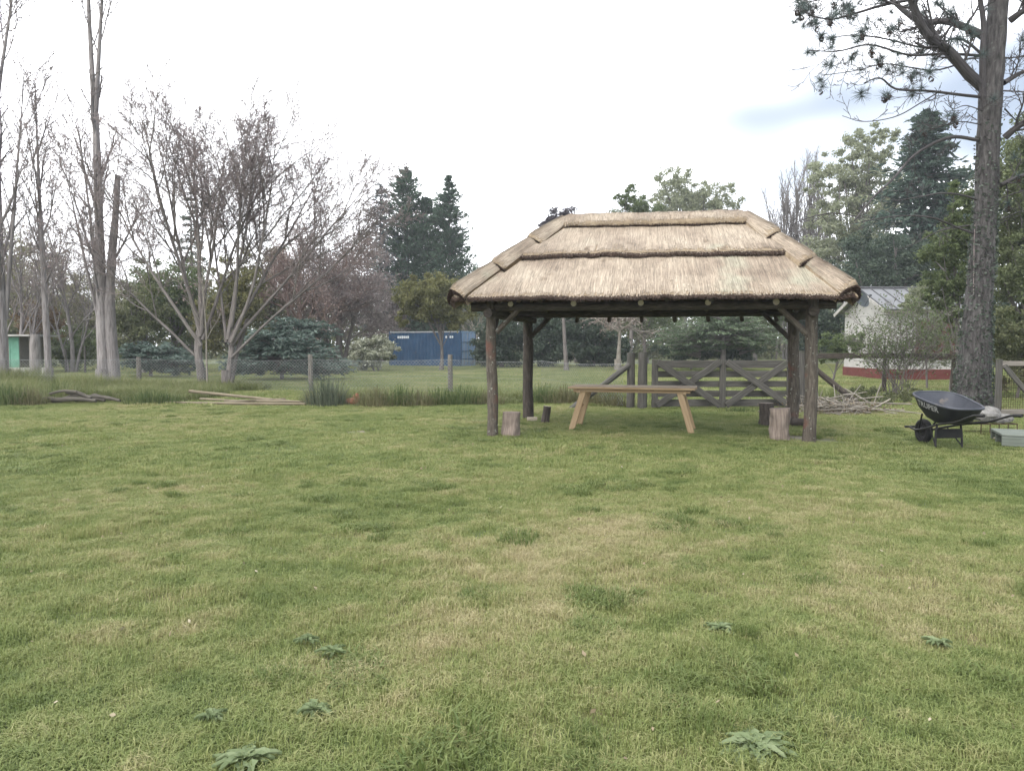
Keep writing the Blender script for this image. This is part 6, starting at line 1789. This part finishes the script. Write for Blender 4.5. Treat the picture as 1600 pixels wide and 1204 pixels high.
# ------------------------------------------------------------------ tufts, weeds
def tuft(px, py, h, rad, n, label, mat, w=.006, group='tall grass tufts along the lawn edge', name='grass_tuft', spread=.7):
    c = gr(px, py)
    n = int(n * .62); r = RG.uniform(0, 1, n) ** .75 * rad * 1.15; a = RG.uniform(0, 2 * PI, n)
    p = c + np.stack([np.cos(a) * r, np.sin(a) * r * .6, 0 * r - .02], 1)
    o = np.stack([np.cos(a), np.sin(a), 0 * a], 1) * (r / rad)[:, None] + RG.normal(0, .35, (n, 3)) * V3(1, 1, 0)
    H = h * RG.uniform(.25, 1.15, (n, 1)) * (1 - .35 * (r / rad)[:, None] ** 2)
    b = spread * RG.uniform(.2, 1, (n, 1))
    m1 = p + V3(0, 0, 1) * H * .6 + o * H * b * .3; m2 = p + V3(0, 0, 1) * H * .95 + o * H * b * .75; tip = p + V3(0, 0, 1) * H * (1.02 - .3 * b) + o * H * b * 1.25
    s = nrm(np.cross(o + 1e-4, V3(0, 0, 1))) * (w * RG.uniform(.6, 1.3, (n, 1)))
    v = np.stack([p - s, p + s, m1 + s, m1 - s, m2 + s * .7, m2 - s * .7, tip], 1).reshape(-1, 3)
    k = np.arange(n)[:, None] * 7
    mb = MB(); mb.add(v, np.concatenate([k + np.array([[0, 1, 2, 3]]), k + np.array([[3, 2, 4, 5]])]), k + np.array([[5, 4, 6]]), np.repeat(RG.uniform(0, 1, n), 7))
    ob = mb.build_at(name, mat, c); tag(ob, label, 'grass tuft', group); return ob
LM['tuftg'] = leafmat('tuft_green', (.05, .085, .025), (.12, .16, .06), (.22, .235, .11), transl=.35)
LM['tuftb'] = leafmat('tuft_brown', (.085, .09, .04), (.18, .175, .09), (.29, .25, .15), transl=.35)
LM['reed'] = leafmat('tuft_grey', (.065, .085, .055), (.14, .165, .11), (.24, .255, .18), transl=.3)
for (px, py, h, rad, n, mt, lab) in (
    (14, 633, .62, .5, 800, 'tuftg', 'dark green grass tuft at the left edge of the photo'),
    (45, 633, .5, .45, 600, 'tuftb', 'brownish grass tuft left of the branch heap'),
    (95, 626, .55, .6, 800, 'tuftg', 'dark grass tuft standing behind the branch heap'),
    (232, 632, .42, .55, 800, 'tuftg', 'green grass tuft at the foot of the leftmost fence post'),
    (262, 632, .34, .4, 500, 'tuftg', 'green tuft at the left end of the lying poles'),
    (512, 634, .78, .48, 900, 'reed', 'tall grey green tuft right of the lying poles'),
    (490, 632, .4, .3, 350, 'tuftb', 'short dry tuft hugging the middle fence post'),
    (590, 635, .52, .6, 900, 'tuftb', 'wide brownish tuft right of the orange clay pieces'),
    (625, 634, .55, .6, 900, 'tuftg', 'green tuft in the middle of the tuft row'),
    (655, 635, .42, .5, 700, 'tuftb', 'low dry tuft left of the container side fence post'),
    (686, 634, .5, .4, 650, 'tuftg', 'upright green tuft just left of the fence post before the container'),
    (722, 634, .55, .5, 800, 'tuftg', 'green tuft right of the fence post before the container'),
    (760, 634, .4, .45, 600, 'tuftb', 'dry tuft behind the front left shelter post'),
    (848, 631, .55, .5, 700, 'tuftg', 'green tuft between the back left post and the table'),
    (885, 632, .55, .55, 800, 'tuftb', 'brown green tuft behind the left end of the table'),
    (925, 633, .45, .5, 700, 'tuftb', 'dry tuft under the table, left of the gate posts'),
    (962, 635, .35, .4, 500, 'tuftb', 'short dry tuft at the foot of the braced gate post'),
    (1150, 643, .12, .5, 500, 'tuftg', 'low fringe of grass under the farm gate')):
    tuft(px, py, h, rad, n, lab, LM[mt])
# flat grey green rosettes in the lawn
LM['weed'] = leafmat('weed_leaf', (.12, .165, .07), (.195, .245, .12), (.26, .305, .17), transl=.25)
def rosette(px, py, size, n, label, lobes=True):
    c = gr(px, py)
    mb = MB()
    for i in range(int(n * 1.8)):
        a = 2 * PI * i / n * 2.618 + RG.normal(0, .2); L_ = size * RG.uniform(.4, 1.1); w = L_ * .16
        d = V3(math.cos(a), math.sin(a), 0); s = V3(-d[1], d[0], 0)
        m = 7
        cv, sv = [], []
        el = RG.uniform(.0, .02)
        for j in range(m):
            t = j / (m - 1)
            hw = w * math.sin(PI * min(1, .12 + .88 * t) ** .8) * (1.35 if (j % 2) else .7) + .002
            z = .010 + el * math.sin(t * PI * .8) - .012 * t
            q = c + d * (L_ * t) + V3(0, 0, z) + s * RG.normal(0, .003)
            cv.append(q + s * hw + V3(0, 0, .012)); cv.append(q); cv.append(q - s * hw + V3(0, 0, .012))
        qd = []
        for j in range(m - 1):
            b = j * 3
            qd += [(b, b + 1, b + 4, b + 3), (b + 1, b + 2, b + 5, b + 4)]
        mb.add(np.array(cv), qd, None, RG.uniform(.2, .9))
    o = mb.build_at('weed_rosette', LM['weed'], c, False); tag(o, label, 'weed', 'flat weed rosettes in the lawn')
rosette(1128, 984, .11, 13, 'pale rosette weed in the right part of the lawn, level with bare soil spots')
rosette(1180, 1168, .16, 18, 'largest pale rosette weed at the bottom of the lawn, right of centre')
rosette(520, 1020, .085, 7, 'rosette weed left of centre, right one of a close pair')
rosette(476, 1002, .075, 9, 'rosette weed left of centre, left one of a close pair')
rosette(492, 1112, .085, 11, 'rosette weed below the close pair, left of centre')
rosette(382, 1188, .12, 9, 'grey green rosette weed at the bottom left of the lawn')
rosette(330, 1124, .075, 9, 'yellow green rosette weed above the bottom left one')
rosette(1470, 1008, .09, 9, 'faint rosette weed at the right side of the lawn')

# ------------------------------------------------------------------ haze
def haze_box():
    mb = MB(); boxm(mb, (-620, -70, -1.3), (620, 920, 34))
    m, N, L = nodes_of('haze')
    out = N.new("ShaderNodeOutputMaterial"); v = N.new("ShaderNodeVolumePrincipled")
    v.inputs["Color"].default_value = (.86, .9, .96, 1); v.inputs["Density"].default_value = HAZE
    L.new(v.outputs[0], out.inputs["Volume"])
    o = mb.build_at('haze', m, (0, 0, 0)); o['kind'] = 'stuff'
HAZE = 0.0008
haze_box()
